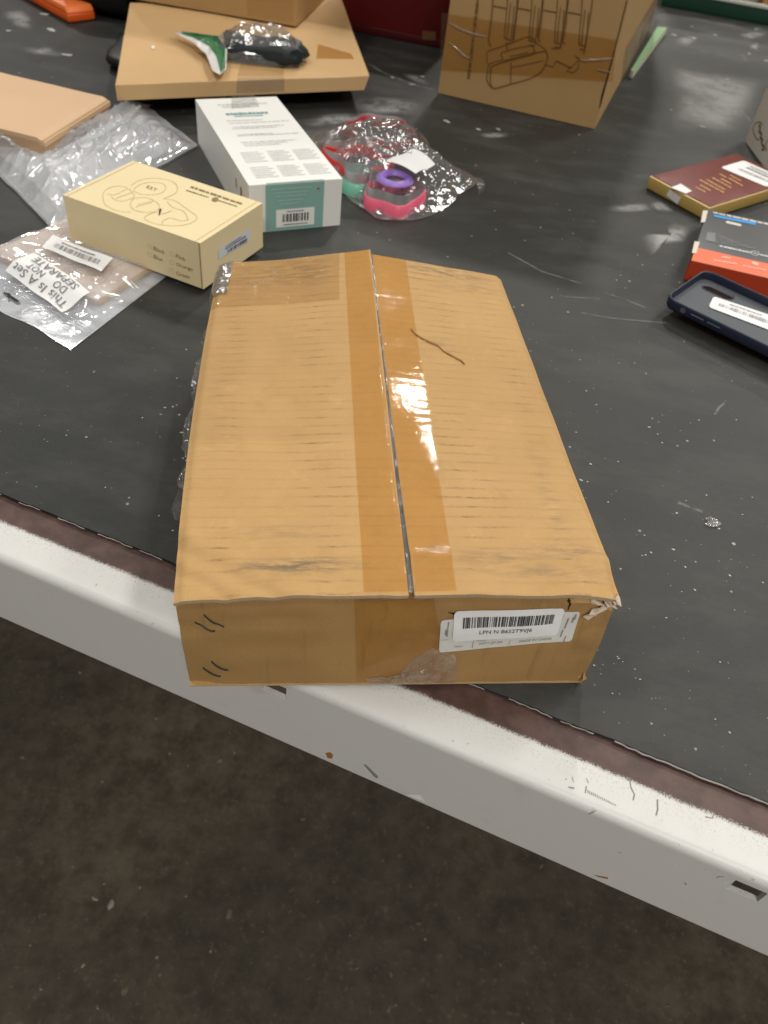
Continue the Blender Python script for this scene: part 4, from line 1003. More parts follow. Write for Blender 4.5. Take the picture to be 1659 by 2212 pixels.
def pillow(name, cx_, cy_, z0, ax, ay, az, rot, mat_, label, cat, seed=1, wr=.25, group=None, fr=1.0, flat=False):
    mb = MB(); n_, m_ = 40, 18; cs, sn = math.cos(rot), math.sin(rot)
    def fn(u, v):
        th = u * 2 * math.pi; ph = (v - .5) * math.pi
        k_ = lambda q: math.copysign(abs(q) ** .55, q)
        x = ax * k_(math.cos(th)) * abs(math.cos(ph)) ** .5; y = ay * k_(math.sin(th)) * abs(math.cos(ph)) ** .5; z = az * k_(math.sin(ph))
        d_ = 1 + wr * .35 * nz(x * 18 * fr + seed, y * 18 * fr, z * 18 * fr) + wr * .2 * nz(x * 55 * fr, y * 55 * fr + seed, z * 55 * fr)
        x *= d_; y *= d_; z = max(z * d_, -az)
        return Vector((cx_ + x * cs - y * sn, cy_ + x * sn + y * cs, z0 + az + z))
    mb.grid(fn, n_, m_); return build(name, mb, mat_, org=(cx_, cy_, z0), label=label, cat=cat, auto=180, group=group, smooth=not flat)
c_ = sum(Bq, Vector()) / 4
pa = at(262, 118, 0)
pillow("black_pouch", c_.x - .022, c_.y - .01, .0008, .150, .085, .0100, .05, M_black2, "soft black pouch squashed flat underneath the thin flat carton", "pouch", 2, .12)
pb = at(228, 40, 0); pillow("black_bag", pb.x + .012, pb.y + .10, .0008, .085, .115, .045, -.1, M_black, "rumpled black bag behind the orange case and the flat carton", "bag", 5, .25)
# upper carton standing on the flat one
ua, ub, uc = at(268, -6, zt + .003), at(640, 57, zt + .003), at(722, 3, zt + .003)
ue = (ub - ua).normalized(); un = Vector((-ue.y, ue.x, 0)); dl = .20
Bu = [ua, ub, ub + un * dl, ua + un * dl]; Tu = [p + Vector((0, 0, .16)) for p in Bu]
upc = thing("carton", "brown carton standing on the flat carton at the top edge of the picture", "cardboard box", sum(Bu, Vector()) / 4)
mb = MB(); box_shell(mb, Bu, Tu, 8, .001); build("body", mb, M_tan3, upc)
Sf = Surf(Bu[0], Bu[1], Tu[1], Tu[0]); mb = MB(); mb.grid(lambda u, v: Sf.pt(u, v, .0006), 6, 3, 0, .72, .985, .02, .5); build("clear_tape", mb, M_ctape, upc, smooth=False)

# ------------------------------------------------------------------ clear bag with green header on the flat carton
c17 = crop(400, 0, 1500)
zc = zt + .002
gp = [at(x, y, zc + .012) for x, y in c17([(720, 235), (900, 160), (1075, 170), (1130, 270), (1130, 320), (1040, 355), (780, 405), (720, 320)])]
gc = sum(gp, Vector()) / len(gp); ax_ = (gp[3] - gp[0]).normalized()
rotg = math.atan2(ax_.y, ax_.x)
gb = thing("header_bag", "small clear bag with green and white header lying on the flat carton", "plastic bag", Vector((gc.x, gc.y, zc)))
pillow("dark_item", gc.x + .002, gc.y - .004, zc + .0002,   .052, .025, .0108, rotg - .06, plain("dark_teal_item", (.010, .018, .020), .5, .4), "dark teal item packed inside the clear bag with green header", "packaged item", 4, .75, fr=3.0)
mb = MB()
def gfn(u, v):
    th = u * 2 * math.pi; r_ = v; k_ = lambda q_: math.copysign(abs(q_) ** .7, q_)
    x = .058 * k_(math.cos(th)) * r_; y = .032 * k_(math.sin(th)) * r_
    z = .034 * (1 - r_ ** 3.2) + (.0055 * nz(x * 90, y * 90, 2) + .002 * nz(x * 200, y * 180, 8)) * (1 - r_ ** 6) + .0006
    cs, sn = math.cos(rotg), math.sin(rotg); return Vector((gc.x + x * cs - y * sn, gc.y + x * sn + y * cs, zc + max(z, .0004)))
mb.grid(gfn, 64, 18); build("bag_film", mb, M_crinkle, gb, smooth=False)
hdr = c17([(420, 186), (470, 190), (620, 215), (680, 250), (740, 225), (742, 300), (725, 380), (715, 445), (690, 440), (660, 420), (620, 310), (560, 260)])
mb = MB()
L1 = c17([(420, 186), (540, 250), (620, 320), (660, 420), (705, 445)]); L2 = c17([(425, 184), (560, 200), (650, 225), (700, 250), (715, 430)]); L3 = c17([(480, 192), (600, 205), (700, 215), (745, 290), (740, 410)])
def hz_(i, j): return zc + .004 + .012 * math.sin(j * .9 + i * .7) ** 2 * (1 if j < 4 else .3) + .004 * j * (1 - j / 5)
def sm(Lp, v):
    f = v * 4; i = min(int(f), 3); return lerp(Lp[i][0], Lp[i + 1][0], f - i), lerp(Lp[i][1], Lp[i + 1][1], f - i)
def hfn(u, v):
    a = sm(L1, v); b = sm(L2, v); c_2 = sm(L3, v)
    p = (lerp(a[0], b[0], u * 2), lerp(a[1], b[1], u * 2)) if u < .5 else (lerp(b[0], c_2[0], u * 2 - 1), lerp(b[1], c_2[1], u * 2 - 1))
    return at(p[0], p[1], zc + .006 + .010 * (1 - v) * v * 4 * (.4 + .6 * u) + .003 * nz(u * 4, v * 7, 3))
M_gh = plain("green_header", (.018, .155, .055), .35, .45); M_wh = plain("white_header", (.68, .68, .66), .35, .45)
mb.grid(hfn, 12, 24); build("header", mb, M_wh, gb, auto=180)
mb = MB(); mb.grid(lambda u, v: hfn(u, v) + Vector((0, -.0006, .0008)), 8, 24, 0, .26, .90, .10, .99); build("green_band", mb, M_gh, gb, auto=180)

# ------------------------------------------------------------------ far things: orange case, red box
po, pl, prr = at(149, 52), at(60, 2), at(203, 42)
oe = (pl - po).normalized(); on_ = Vector((oe.y, -oe.x, 0)); 
if on_.dot(prr - po) < 0: on_ = -on_
wO = (prr - po).dot(on_); hO = .020
Bo = [po, po + on_ * wO, po + on_ * wO + oe * .22, po + oe * .22]
org_ = thing("orange_case", "orange plastic case lying at the far left corner of the bench", "plastic case", sum(Bo, Vector()) / 4)
mb = MB(); hexa(mb, [p + Vector((0, 0, .0008)) for p in Bo], [p + Vector((0, 0, hO * .62)) for p in Bo]); build("base", mb, M_orange, org_, bevel=.003)
ins = [p + (sum(Bo, Vector()) / 4 - p).normalized() * .006 for p in Bo]
mb = MB(); hexa(mb, [p + Vector((0, 0, hO * .62)) for p in Bo], [p + Vector((0, 0, hO)) for p in ins]); build("lid", mb, plain("orange_plastic_pale", (.85, .19, .045), .42, .4, var=.12), org_, bevel=.002)  # lid orange is paler and more mottled than the base

ra, rb = at(735, 62), at(968, 108)
re_ = (rb - ra).normalized(); rn = Vector((-re_.y, re_.x, 0))
Br = [ra, rb, rb + rn * .20, ra + rn * .20]
red = thing("red_box", "dark red box standing behind the flat carton and the drawing carton", "box", sum(Br, Vector()) / 4)
mb = MB(); hexa(mb, [p + Vector((0, 0, .010)) for p in Br], [p + Vector((0, 0, .20)) for p in Br]); build("body", mb, M_redbox, red, bevel=.002)
mb = MB(); o2 = [p + (p - sum(Br, Vector()) / 4).normalized() * .002 for p in Br]; hexa(mb, [p + Vector((0, 0, .0006)) for p in o2], [p + Vector((0, 0, .011)) for p in o2]); build("base_strip", mb, M_redstrip, red, bevel=.001)  # darker red strip around the foot of the box
Sr = Surf(Br[0], Br[1], Br[1] + Vector((0, 0, .2)), Br[0] + Vector((0, 0, .2))); q = Sr.sub(c5([(1098, 365), (1225, 375), (1228, 295), (1105, 280)])); mb = MB(); mb.grid(lambda a, b: q.pt(a, b, .0025), 2, 2); lb = build("label", mb, plain("faded_brown_label", (.18, .075, .03)), red, smooth=False)
mb = MB(); 
for i in range(4): mb.scribble(q, .12, .15 + .2 * i, .9, .10, .0028, 0, i)
build("printed_text", mb, M_brown_ink, lb, smooth=False)

# ------------------------------------------------------------------ tall carton with line drawing
g0, g1 = at(946, 202), at(1284, 280)
ge = (g1 - g0).normalized(); gn = Vector((-ge.y, ge.x, 0)); gl_ = .56
Bg = [g0, g1, g1 + gn * gl_, g0 + gn * gl_]; Bg = [p + Vector((0, 0, .0008)) for p in Bg]; Tg = [p + Vector((0, 0, .42)) for p in Bg]
big = thing("drawing_carton", "tall brown carton printed with a line drawing of a bag and flat panels", "cardboard box", sum(Bg, Vector()) / 4)
mb = MB(); box_shell(mb, Bg, Tg, 10, .0005); build("body", mb, M_tan3, big)
GF = Surf(Bg[0], Bg[1], Tg[1], Tg[0]); GR = Surf(Bg[1], Bg[2], Tg[2], Tg[1])
c18 = crop(1700, 0, 2600)
mb = MB(); LW = .00145
def pl_(pts, wd=LW): mb.ribbon(GF, c18(pts), wd, .0012)
# four hanging panels
for x, sh in ((0, 0), (178, 45), (362, 85), (540, 130)):
    a = lambda pts: [(px + x * 1.0, py + sh * .35) for px, py in pts]
    pl_(a([(447, -10 - sh * .4), (436, 120), (412, 300 if x == 0 else 260), (430, 335 if x == 0 else 270)]), LW * 1.15)
    pl_(a([(450, 42), (545, 60)])); pl_(a([(553, -20 - sh * .4), (547, 60), (535, 180), (530, 275)]), LW * .8)
    pl_(a([(575, 20), (560, 150), (548, 280)]), LW * .7); pl_(a([(600, 40), (588, 200), (575, 280)]), LW * .7)
    pl_(a([(525, 275), (578, 290), (572, 315), (535, 310)]), LW)
pl_([(630, -10), (610, 150), (590, 300)], LW * 1.3); pl_([(995, -10), (960, 180), (935, 350)], LW * 1.4); pl_([(810, -10), (790, 130), (770, 270)], LW * 1.3); pl_([(1170, -10), (1150, 130), (1105, 390)], LW)
pl_([(905, 440), (1010, 490), (1075, 430), (1060, 500), (1030, 525), (980, 515), (1020, 480)], LW); pl_([(1040, 400), (1075, 430)], LW); pl_([(830, 470), (880, 485), (905, 440)], LW); pl_([(870, 350), (930, 350)], LW)
# the bag
def cv(pts, wd=LW, cl=False): blobline(pts, wd, GF, c18, mb, cl)
cv([(430, 500), (440, 480), (560, 440), (680, 410), (800, 375), (835, 385), (838, 430), (810, 500), (770, 540), (700, 575), (560, 615), (470, 640), (440, 635), (425, 590)], LW * 1.3, True)
cv([(405, 520), (415, 470), (440, 455), (520, 435)], LW); cv([(405, 520), (400, 580), (425, 625), (445, 640)], LW * 1.2)
cv([(405, 460), (400, 400), (415, 370), (560, 320), (690, 270), (735, 280), (770, 320), (820, 355), (838, 385)], LW)
cv([(575, 450), (575, 520), (572, 605)], LW); cv([(580, 490), (700, 465), (812, 440)], LW)
cv([(515, 430), (505, 390), (530, 375), (620, 350), (700, 335), (735, 340), (745, 375)], LW); cv([(525, 440), (640, 410), (760, 375)], LW * .9); cv([(565, 410), (640, 395), (700, 380)], LW * .9); cv([(545, 330), (550, 365)], LW)
build("printed_drawing", mb, M_brown_ink, big, smooth=False)
mb = MB(); rg_ = random.Random(4); y = -6
while y < 565:
    hh = rg_.uniform(8, 26); x = lerp(336, 268, y / 565)
    P = c18([(x, y), (x - hh * .12, y + hh)]); mb.ribbon(GF, P, rg_.uniform(.0022, .0042), .0012); y += hh + rg_.choice((3, 4, 12))
build("printed_text", mb, M_brown_ink, big, smooth=False)
q = GF.sub(c18([(60, 505), (1318, 590), (1345, 285), (75, 90)])); mb = MB(); mb.grid(lambda a, b: q.pt(a, b, .0024 + .0012 * nz(a * 9, b * 4, 2)), 50, 16); build("packing_tape", mb, film("brown_glossy_tape", .03, (.87, .77, .56), (.7, .5, .3), .12, .035, .25, .4, 60, .006), big, auto=180)
M_crs = film("tape_glint_film", .30, (.9, .85, .8), (.75, .68, .6), .12, .15, .5, 0)  # milky tubes painted as the white glints along the tape
for pts in ([(130, 160), (200, 200), (300, 240), (400, 262)], [(130, 300), (180, 340), (240, 400), (290, 425)], [(1080, 425), (1110, 435), (1160, 430), (1240, 425), (1310, 420)], [(1210, 500), (1260, 510), (1300, 520)]):
    mb = MB(); P = c18(pts); pp = [GF.pt(*GF.uv(*p), .0030) for p in P]; mb.tube(pp, [.0005] + [.0011] * (len(pp) - 2) + [.0005], 6); build("tape_glint", mb, M_crs, big)
q = GR.sub([(1338, 215), (1422, 20), (1433, -40), (1352, 100)]); mb = MB(); mb.grid(lambda a, b: q.pt(a, b, .002 + .0015 * nz(a * 6, b * 3)), 30, 8); build("clear_tape", mb, film("side_tape", .22, (.9, .88, .84), (.62, .54, .46), .15, .08, .4, .5, 40, .008), big, auto=180)
for a, b in (((1382, 85), (1394, 60)), ((1402, 48), (1412, 22)), ((1365, 150), (1372, 132))):
    mb = MB(); mb.ribbon(GR, [a, b], .012, .0015); build("printed_mark", mb, M_brown_ink, big, smooth=False)
mb = MB(); mb.ribbon(GF, [(1296, 232), (1302, 205), (1312, 170), (1330, 100), (1355, 0)], [.001, .0025, .002, .001, .001], .0018); build("crushed_corner", mb, M_dark, big, smooth=False)

# green book lying against its right side
ga, gb_ = at(1352, 172), at(1412, 64)
d_ = (gb_ - ga).normalized(); nr = Vector((d_.y, -d_.x, 0))
gB = [ga + nr * .002, ga + nr * .018, ga + nr * .040 + d_ * .30, ga + nr * .002 + d_ * .30]
gB = [at(1358, 168) , at(1364, 172), at(1437, 74), at(1416, 72)]
gB = [Vector((p.x, p.y, .0006)) for p in gB]
gtop = [p + Vector((0, 0, .010)) for p in gB]
grn = thing("green_book", "pale green book on the bench against the right side of the drawing carton", "book", sum(gB, Vector()) / 4)
mb = MB(); hexa(mb, [p + Vector((0, 0, .0012)) for p in gB], [p + Vector((0, 0, .0088)) for p in gB]); build("pages", mb, M_cream, grn, smooth=False)
mb = MB(); hexa(mb, [p + Vector((0, 0, .0088)) for p in gB], gtop); build("cover", mb, M_green, grn, smooth=False)
mb = MB(); hexa(mb, gB, [p + Vector((0, 0, .0012)) for p in gB]); build("cover", mb, M_green, grn, smooth=False)

# ------------------------------------------------------------------ far right: green tray with white rim and what lies in it
ta, tb = at(1440, 16), at(1665, 58)
te = (tb - ta).normalized(); tn = Vector((-te.y, te.x, 0)); ta = ta - te * .02
Bt = [ta, ta + te * .62, ta + te * .62 + tn * .40, ta + tn * .40]; hT = .032
tray = thing("green_tray", "dark green tray with white rim at the far right end of the bench", "tray", sum(Bt, Vector()) / 4)
def wallbox(p, q_, z0, z1, th, name, mat_):
    d = (q_ - p).normalized(); nn = Vector((-d.y, d.x, 0)); mb = MB()
    B_ = [p, q_, q_ + nn * th, p + nn * th]; hexa(mb, [v + Vector((0, 0, z0)) for v in B_], [v + Vector((0, 0, z1)) for v in B_]); build(name, mb, mat_, tray, bevel=.001)
for i in range(4): wallbox(Bt[i], Bt[(i + 1) % 4], .0006, hT - .006, .006, "wall", M_dgreen); 
for i in range(4): wallbox(Bt[i] + (Bt[i] - Bt[(i + 2) % 4]).normalized() * .003, Bt[(i + 1) % 4] + (Bt[(i + 1) % 4] - Bt[(i + 3) % 4]).normalized() * .003, hT - .006, hT, .010, "rim", M_rim)
mb = MB(); hexa(mb, [v + Vector((0, 0, .0006)) for v in Bt], [v + Vector((0, 0, .004)) for v in Bt]); build("base", mb, M_dgreen, tray, smooth=False)
def tray_box(f0, f1, n0, n1, hh, mat_, label):
    p = ta + te * f0 + tn * n0; B_ = [p, p + te * (f1 - f0), p + te * (f1 - f0) + tn * (n1 - n0), p + tn * (n1 - n0)]; B_ = [v + Vector((0, 0, .0048)) for v in B_]
    mb = MB(); box_shell(mb, B_, [v + Vector((0, 0, hh)) for v in B_], 4, .001)
    t_ = thing("carton", label, "cardboard box", sum(B_, Vector()) / 4); build("body", mb, mat_, t_)
    Sx = Surf(B_[0], B_[1], B_[1] + Vector((0, 0, hh)), B_[0] + Vector((0, 0, hh))); mb = MB(); mb.grid(lambda u, v: Sx.pt(u, v, .002), 3, 3, 0, .42, .58, .02, .98); build("tape", mb, M_ctape, t_, smooth=False)
tray_box(.012, .175, .016, .12, .09, paper("grey_tan_carton", (.33, .28, .20), .7, .2, .06), "greyish tan carton standing in the green tray")
tray_box(.190, .40, .018, .14, .08, paper("orange_tan_carton", (.45, .25, .10), .7, .2, .1), "orange tan carton at the right end inside the green tray")

# ------------------------------------------------------------------ white logo box at the right edge
wa, wb = at(1609, 306), at(1642, 350)
we = (wb - wa).normalized(); wn = Vector((-we.y, we.x, 0)); hW = .066
Bw_ = [wa, wa + we * .125, wa + we * .125 + wn * .09, wa + wn * .09]
Bw_ = [p + Vector((0, 0, .0006)) for p in Bw_]; Tw = [p + Vector((0, 0, hW)) for p in Bw_]
wl = thing("logo_box", "small off white box with a brown script logo behind the maroon book", "box", sum(Bw_, Vector()) / 4)
mb = MB(); box_shell(mb, Bw_, Tw, 5, .00015); build("body", mb, paper("off_white_board", (.78, .77, .74), .6, .3, .03), wl)
mb = MB(); hexa(mb, [p + Vector((0, 0, .0004)) for p in Tw], [p + Vector((0, 0, .0014)) for p in Tw]); build("lid", mb, plain("slate_lid", (.10, .105, .105), .5, .4), wl, smooth=False)
LS = Surf(Bw_[0], Bw_[1], Tw[1], Tw[0]); mb = MB()
blobline([(1265, 1730), (1300, 1680), (1350, 1660), (1395, 1700)], .0012, LS, c9, mb); blobline([(1265, 1730), (1270, 1800), (1310, 1880), (1345, 1910)], .0012, LS, c9, mb); blobline([(1465, 1900), (1430, 1980), (1450, 2050)], .0014, LS, c9, mb)
blobline([(1350, 1690), (1365, 1740), (1345, 1790), (1385, 1830), (1360, 1870), (1400, 1900), (1380, 1950), (1415, 2000), (1385, 2040), (1420, 2030)], .0020, LS, c9, mb); blobline([(1345, 1700), (1370, 1800), (1375, 1900), (1395, 2000)], .0016, LS, c9, mb)
build("script_logo", mb, M_brown_ink, wl, smooth=False)

# ------------------------------------------------------------------ maroon book
c19 = crop(2540, 600, 3024)
zB = .0145
bL, bB, bN = at(*c19([(62, 318)])[0], zB), at(*c19([(1232, 12)])[0], zB), at(*c19([(868, 752)])[0], zB)
v1 = bN - bL; v2 = bB - bL
v2 = v2.normalized() * v2.length; 
bT = [bL, bL + v1, bL + v1 + v2, bL + v2]; bB_ = [Vector((p.x, p.y, .0006)) for p in bT]
bk = thing("maroon_book", "maroon hardcover book with gold edges and a white barcode sticker", "book", sum(bB_, Vector()) / 4)
mb = MB(); hexa(mb, bB_, [Vector((p.x, p.y, zB - .0012)) for p in bT]); build("page_block", mb, M_gold, bk, bevel=.0015)
cb = sum(bT, Vector()) / 4; ci = [p + (cb - p) * .035 for p in bT]; ci[0] = ci[0]
mb = MB(); hexa(mb, [Vector((p.x, p.y, zB - .0016)) for p in bT], [Vector((p.x, p.y, zB - .0002)) for p in bT]); build("gilt_rim", mb, plain("worn_gilt_rim", (.62, .46, .20), .45, .4), bk, bevel=.0006)
mb = MB(); hexa(mb, [p - Vector((0, 0, .0010)) for p in ci], [p + Vector((0, 0, .0008)) for p in ci]); cov = build("cover", mb, M_maroon, bk, bevel=.0005)
KT = Surf(*[p + Vector((0, 0, .0008)) for p in bT]); KL = Surf(bB_[0], bB_[1], bT[1], bT[0])
mb = MB()
for a, b in (((1005, 292), (1095, 342)), ((905, 342), (1165, 482)), ((735, 370), (1070, 548)), ((685, 470), (815, 538)), ((740, 440), (885, 520)), ((828, 368), (1080, 508)), ((1020, 355), (1160, 430)), ((1125, 345), (1318, 455)), ((1145, 308), (1300, 392))):
    n_ = 5; 
    for i in range(n_):
        mb.ribbon(KT, c19([(lerp(a[0], b[0], (i + .04) / n_), lerp(a[1], b[1], (i + .04) / n_)), (lerp(a[0], b[0], (i + .92) / n_), lerp(a[1], b[1], (i + .92) / n_))]), .0024, .0003)
build("printed_text", mb, M_gold_ink, bk, smooth=False)
q = KT.sub(c19([(1015, 205), (1640, 470), (1930, 380), (1330, 112)])); lb = label_on(q, 3, 1, .14, M_label, .0004, bk, "barcode_label")
mb = MB(); mb.bars(q, .22, .30, .88, .42, 30, .0008, 0, 4); mb.scribble(q, .25, .6, .9, .09, .0008, 0, 2); mb.scribble(q, .25, .78, .8, .06, .0008, 0, 3); build("barcode", mb, M_grey_ink, lb, smooth=False)
q = KT.sub(c19([(345, 480), (545, 560), (632, 528), (480, 428)])); mb = MB(); mb.grid(lambda a, b: q.pt(a, b, .0005), 3, 3); build("sticker", mb, M_label, bk, smooth=False)
q = KL.sub(c19([(290, 580), (440, 700), (490, 610), (335, 490)])); mb = MB(); mb.grid(lambda a, b: q.pt(a, b, .0006), 3, 3); build("sticker_fold", mb, M_label2, bk, smooth=False)

# ------------------------------------------------------------------ grey and coral software box
c20 = crop(2680, 800, 3024, 1522)
zS = .020
sTL = at(*c20([(470, 105)])[0], zS); sBL = at(*c20([(180, 1003)])[0], zS); sBR = at(*c20([(1522, 1312)])[0], zS)
se = (sBR - sBL).normalized(); sl = (sTL - sBL); wS = .145
sT = [sBL, sBL + se * wS, sTL + se * wS, sTL]; sB = [Vector((p.x, p.y, .0006)) for p in sT]
sw = thing("software_box", "charcoal and coral boxed product under the navy phone case", "box", sum(sB, Vector()) / 4)
mb = MB(); hexa(mb, sB, sT); build("body", mb, M_cgrey, sw, bevel=.0006)
ST = Surf(*sT); SF = Surf(sB[0], sB[1], sT[1], sT[0]); SLf = Surf(sB[3], sB[0], sT[0], sT[3])
vO = ST.uv(*c20([(320, 785)])[0])[1]
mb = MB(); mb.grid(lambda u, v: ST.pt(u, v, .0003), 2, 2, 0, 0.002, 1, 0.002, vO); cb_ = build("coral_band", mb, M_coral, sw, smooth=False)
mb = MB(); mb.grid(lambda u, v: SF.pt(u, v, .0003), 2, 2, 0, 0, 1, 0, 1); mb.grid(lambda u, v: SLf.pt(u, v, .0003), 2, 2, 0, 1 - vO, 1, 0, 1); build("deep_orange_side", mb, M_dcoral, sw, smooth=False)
mb = MB(); q = ST.sub(c20([(575, 240), (1300, 385), (1305, 345), (585, 205)])); mb.grid(lambda a, b: q.pt(a, b, .0004), 2, 1); build("blue_bar", mb, M_blue, sw, smooth=False)
mb = MB(); q = ST.sub(c20([(780, 350), (1050, 412), (1060, 372), (795, 310)])); mb.sheet(q, rrect(5, 1, .4), .0004, 2, px=False); build("cream_badge", mb, M_cream, sw, smooth=False)
mb = MB(); q = ST.sub(c20([(565, 180), (1659, 420), (1659, 375), (570, 145)])); mb.scribble(q, 0, .1, 1, .7, .0004, 0, 3)
q = ST.sub(c20([(670, 760), (1210, 880), (1215, 850), (680, 735)])); mb.scribble(q, 0, 0, 1, 1, .0004, 0, 5); q = ST.sub(c20([(1380, 915), (1659, 975), (1659, 945), (1385, 890)])); mb.scribble(q, 0, 0, 1, 1, .0004, 0, 6)
blobline([(1230, 860), (1270, 840), (1340, 855), (1360, 890), (1320, 915), (1250, 900)], .0008, ST, c20, mb, True); mb.ribbon(ST, c20([(1270, 875), (1320, 885)]), .0018, .0004)
build("printed_text", mb, plain("white_print", (.62, .62, .62)), sw, smooth=False)
mb = MB(); q = ST.sub(c20([(430, 650), (600, 690), (620, 530), (465, 505)])); mb.grid(lambda a, b: q.pt(a, b, .0004), 1, 1)
for i in range(5): 
    q = ST.sub(c20([(600, 690 - 34 * i), (1300 - 130 * i, 800 - 45 * i), (1305 - 130 * i, 785 - 45 * i), (605, 672 - 34 * i)])); mb.scribble(q, 0, 0, 1, 1, .0004, 0, 10 + i)
build("grey_print", mb, M_cgrey2, sw, smooth=False)
mb = MB(); q = ST.sub(c20([(690, 960), (870, 985), (880, 945), (700, 925)])); 
for i in range(3): mb.sheet(q, [(.2 + .3 * i + .18 * math.cos(a), .5 + (.3 + .15 * (i == 1)) * math.sin(a)) for a in [k_ / 8 * 6.283 for k_ in range(8)]], .0006, 2, px=False)
q = ST.sub(c20([(1220, 1060), (1350, 1110), (1370, 1060), (1250, 1015)])); mb.sheet(q, [(.5 + .5 * math.cos(a), .5 + .5 * math.sin(a)) for a in [k_ / 12 * 6.283 for k_ in range(12)]], .0006, 2, px=False)
q = ST.sub(c20([(565, 1005), (975, 1078), (978, 1055), (572, 985)])); mb.scribble(q, 0, 0, 1, 1, .0006, 0, 4); q = ST.sub(c20([(1085, 1105), (1490, 1185), (1492, 1165), (1090, 1085)])); mb.scribble(q, 0, 0, 1, 1, .0006, 0, 8)
build("printed_icon", mb, plain("pale_coral_print", (.85, .48, .36)), cb_, smooth=False)
for qd in ([(345, 345), (420, 345), (470, 140), (385, 140)], [(190, 880), (265, 885), (330, 690), (240, 675)]):
    q = SLf.sub(c20(qd)); mb = MB(); q = ST.sub(c20(qd)); mb.grid(lambda a, b: q.pt(a, b, .0008), 2, 2); build("seal_sticker", mb, M_cream, sw, smooth=False)

# ------------------------------------------------------------------ navy phone case lying on the coral box
zn, zf = .0190, .0215
nl = at(1437, 640, zn); nr_ = at(1668, 752, zn)
X = (nr_ - nl).normalized(); fl_ = at(1487, 563, zf)
Y = (fl_ - nl); Y = (Y - X * Y.dot(X)).normalized(); Z = X.cross(Y).normalized()
PW, PL, PH, PR = .0752, .150, .0100, .011
orgp = nl - X * .0005
def cp(x, y, z): return orgp + X * x + Y * y + Z * (z - PH)
case = thing("phone_case", "navy silicone phone case lying open side up with a white barcode sticker inside", "phone case", cp(PL / 2, PW / 2, 0))
def rr(ins, n_=8):
    r_ = PR - ins; o_ = []
    for cx_, cy_, a0 in ((PL - PR, PW - PR, 0), (PR, PW - PR, 90), (PR, PR, 180), (PL - PR, PR, 270)):
        for i in range(n_ + 1): a = math.radians(a0 + 90 * i / n_); o_.append((cx_ + r_ * math.cos(a), cy_ + r_ * math.sin(a)))
    return o_
rings = [(0.0022, .0), (.0006, .0006), (0, .002), (0, PH - .0012), (.0004, PH - .0003), (.0012, PH), (.0019, PH - .0004), (.0022, PH - .0014), (.0022, .0022)]
mb = MB(); n = len(rr(0)); vs = []
for ins, z in rings: vs += [cp(x, y, z) for x, y in rr(ins)]
mb.add(vs, [(a * n + i, a * n + (i + 1) % n, (a + 1) * n + (i + 1) % n, (a + 1) * n + i) for a in range(len(rings) - 1) for i in range(n)])
build("shell_wall", mb, M_navy, case, auto=60)
hx0, hx1, hy0, hy1 = .0085, .0400, PW - .0225, PW - .0085
def hole(): 
    r_ = (hy1 - hy0) / 2; o_ = []
    for cx_, a0 in ((hx1 - r_, -90), (hx0 + r_, 90)):
        for i in range(9): a = math.radians(a0 + 180 * i / 8); o_.append((cx_ + r_ * math.cos(a), (hy0 + hy1) / 2 + r_ * math.sin(a)))
    return o_
def plate(z, name, mat_):
    bm = bmesh.new(); lo = [bm.verts.new(cp(x, y, z) - ORG[case]) for x, y in rr(.0021)]; li = [bm.verts.new(cp(x, y, z) - ORG[case]) for x, y in hole()]
    es = [bm.edges.new((lo[i], lo[(i + 1) % len(lo)])) for i in range(len(lo))] + [bm.edges.new((li[i], li[(i + 1) % len(li)])) for i in range(len(li))]
    bmesh.ops.triangle_fill(bm, use_beauty=True, edges=es, normal=Z)
    me = bpy.data.meshes.new(name); bm.to_mesh(me); bm.free(); me.materials.append(mat_); o_ = bpy.data.objects.new(name, me); COL.objects.link(o_); o_.parent = case; ORG[o_] = ORG[case]; return o_
plate(.0022, "lining", M_navy_in); plate(.0001, "back_plate", M_navy)
mb = MB(); hl = hole(); n = len(hl); mb.add([cp(x, y, 0) for x, y in hl] + [cp(x, y, .0030) for x, y in hl], [(i, (i + 1) % n, n + (i + 1) % n, n + i) for i in range(n)])
build("camera_opening", mb, plain("opening_edge_highlight", (.30, .31, .36), .3, .5), case)  # pale edge colour paints the highlight around the opening
def side(x, z, off): return cp(x, -off, z)
mb = MB(); vs = [side(.0200 + .0026 * math.cos(a), PH * .55 + .0026 * math.sin(a), .0004) for a in [k_ / 16 * 6.283 for k_ in range(16)]]; mb.add(vs, [tuple(range(16))]); build("speaker_port", mb, M_navy_in, case, smooth=False)
mb = MB()
for x0, x1 in ((.028, .040), (.044, .056)): mb.tube([side(lerp(x0, x1, k_ / 4), PH * .55, .0003) for k_ in range(5)], .0007, 6)
build("volume_button", mb, plain("navy_button", (.035, .045, .08), .35, .5), case)
PS = Surf(cp(0, 0, .0022), cp(PL, 0, .0022), cp(PL, PW, .0022), cp(0, PW, .0022))
q = PS.sub(c20([(480, 1820), (1560, 2230), (1640, 1990), (570, 1635)])); lb = label_on(q, 3.8, 1, .18, M_label, .0008, case, "barcode_label")
mb = MB(); mb.bars(q, .13, .36, .95, .60, 36, .0011, 0, 9); mb.scribble(q, .28, .74, .8, .08, .0011, 0, 2); build("barcode", mb, plain("faded_ink", (.28, .28, .29)), lb, smooth=False)

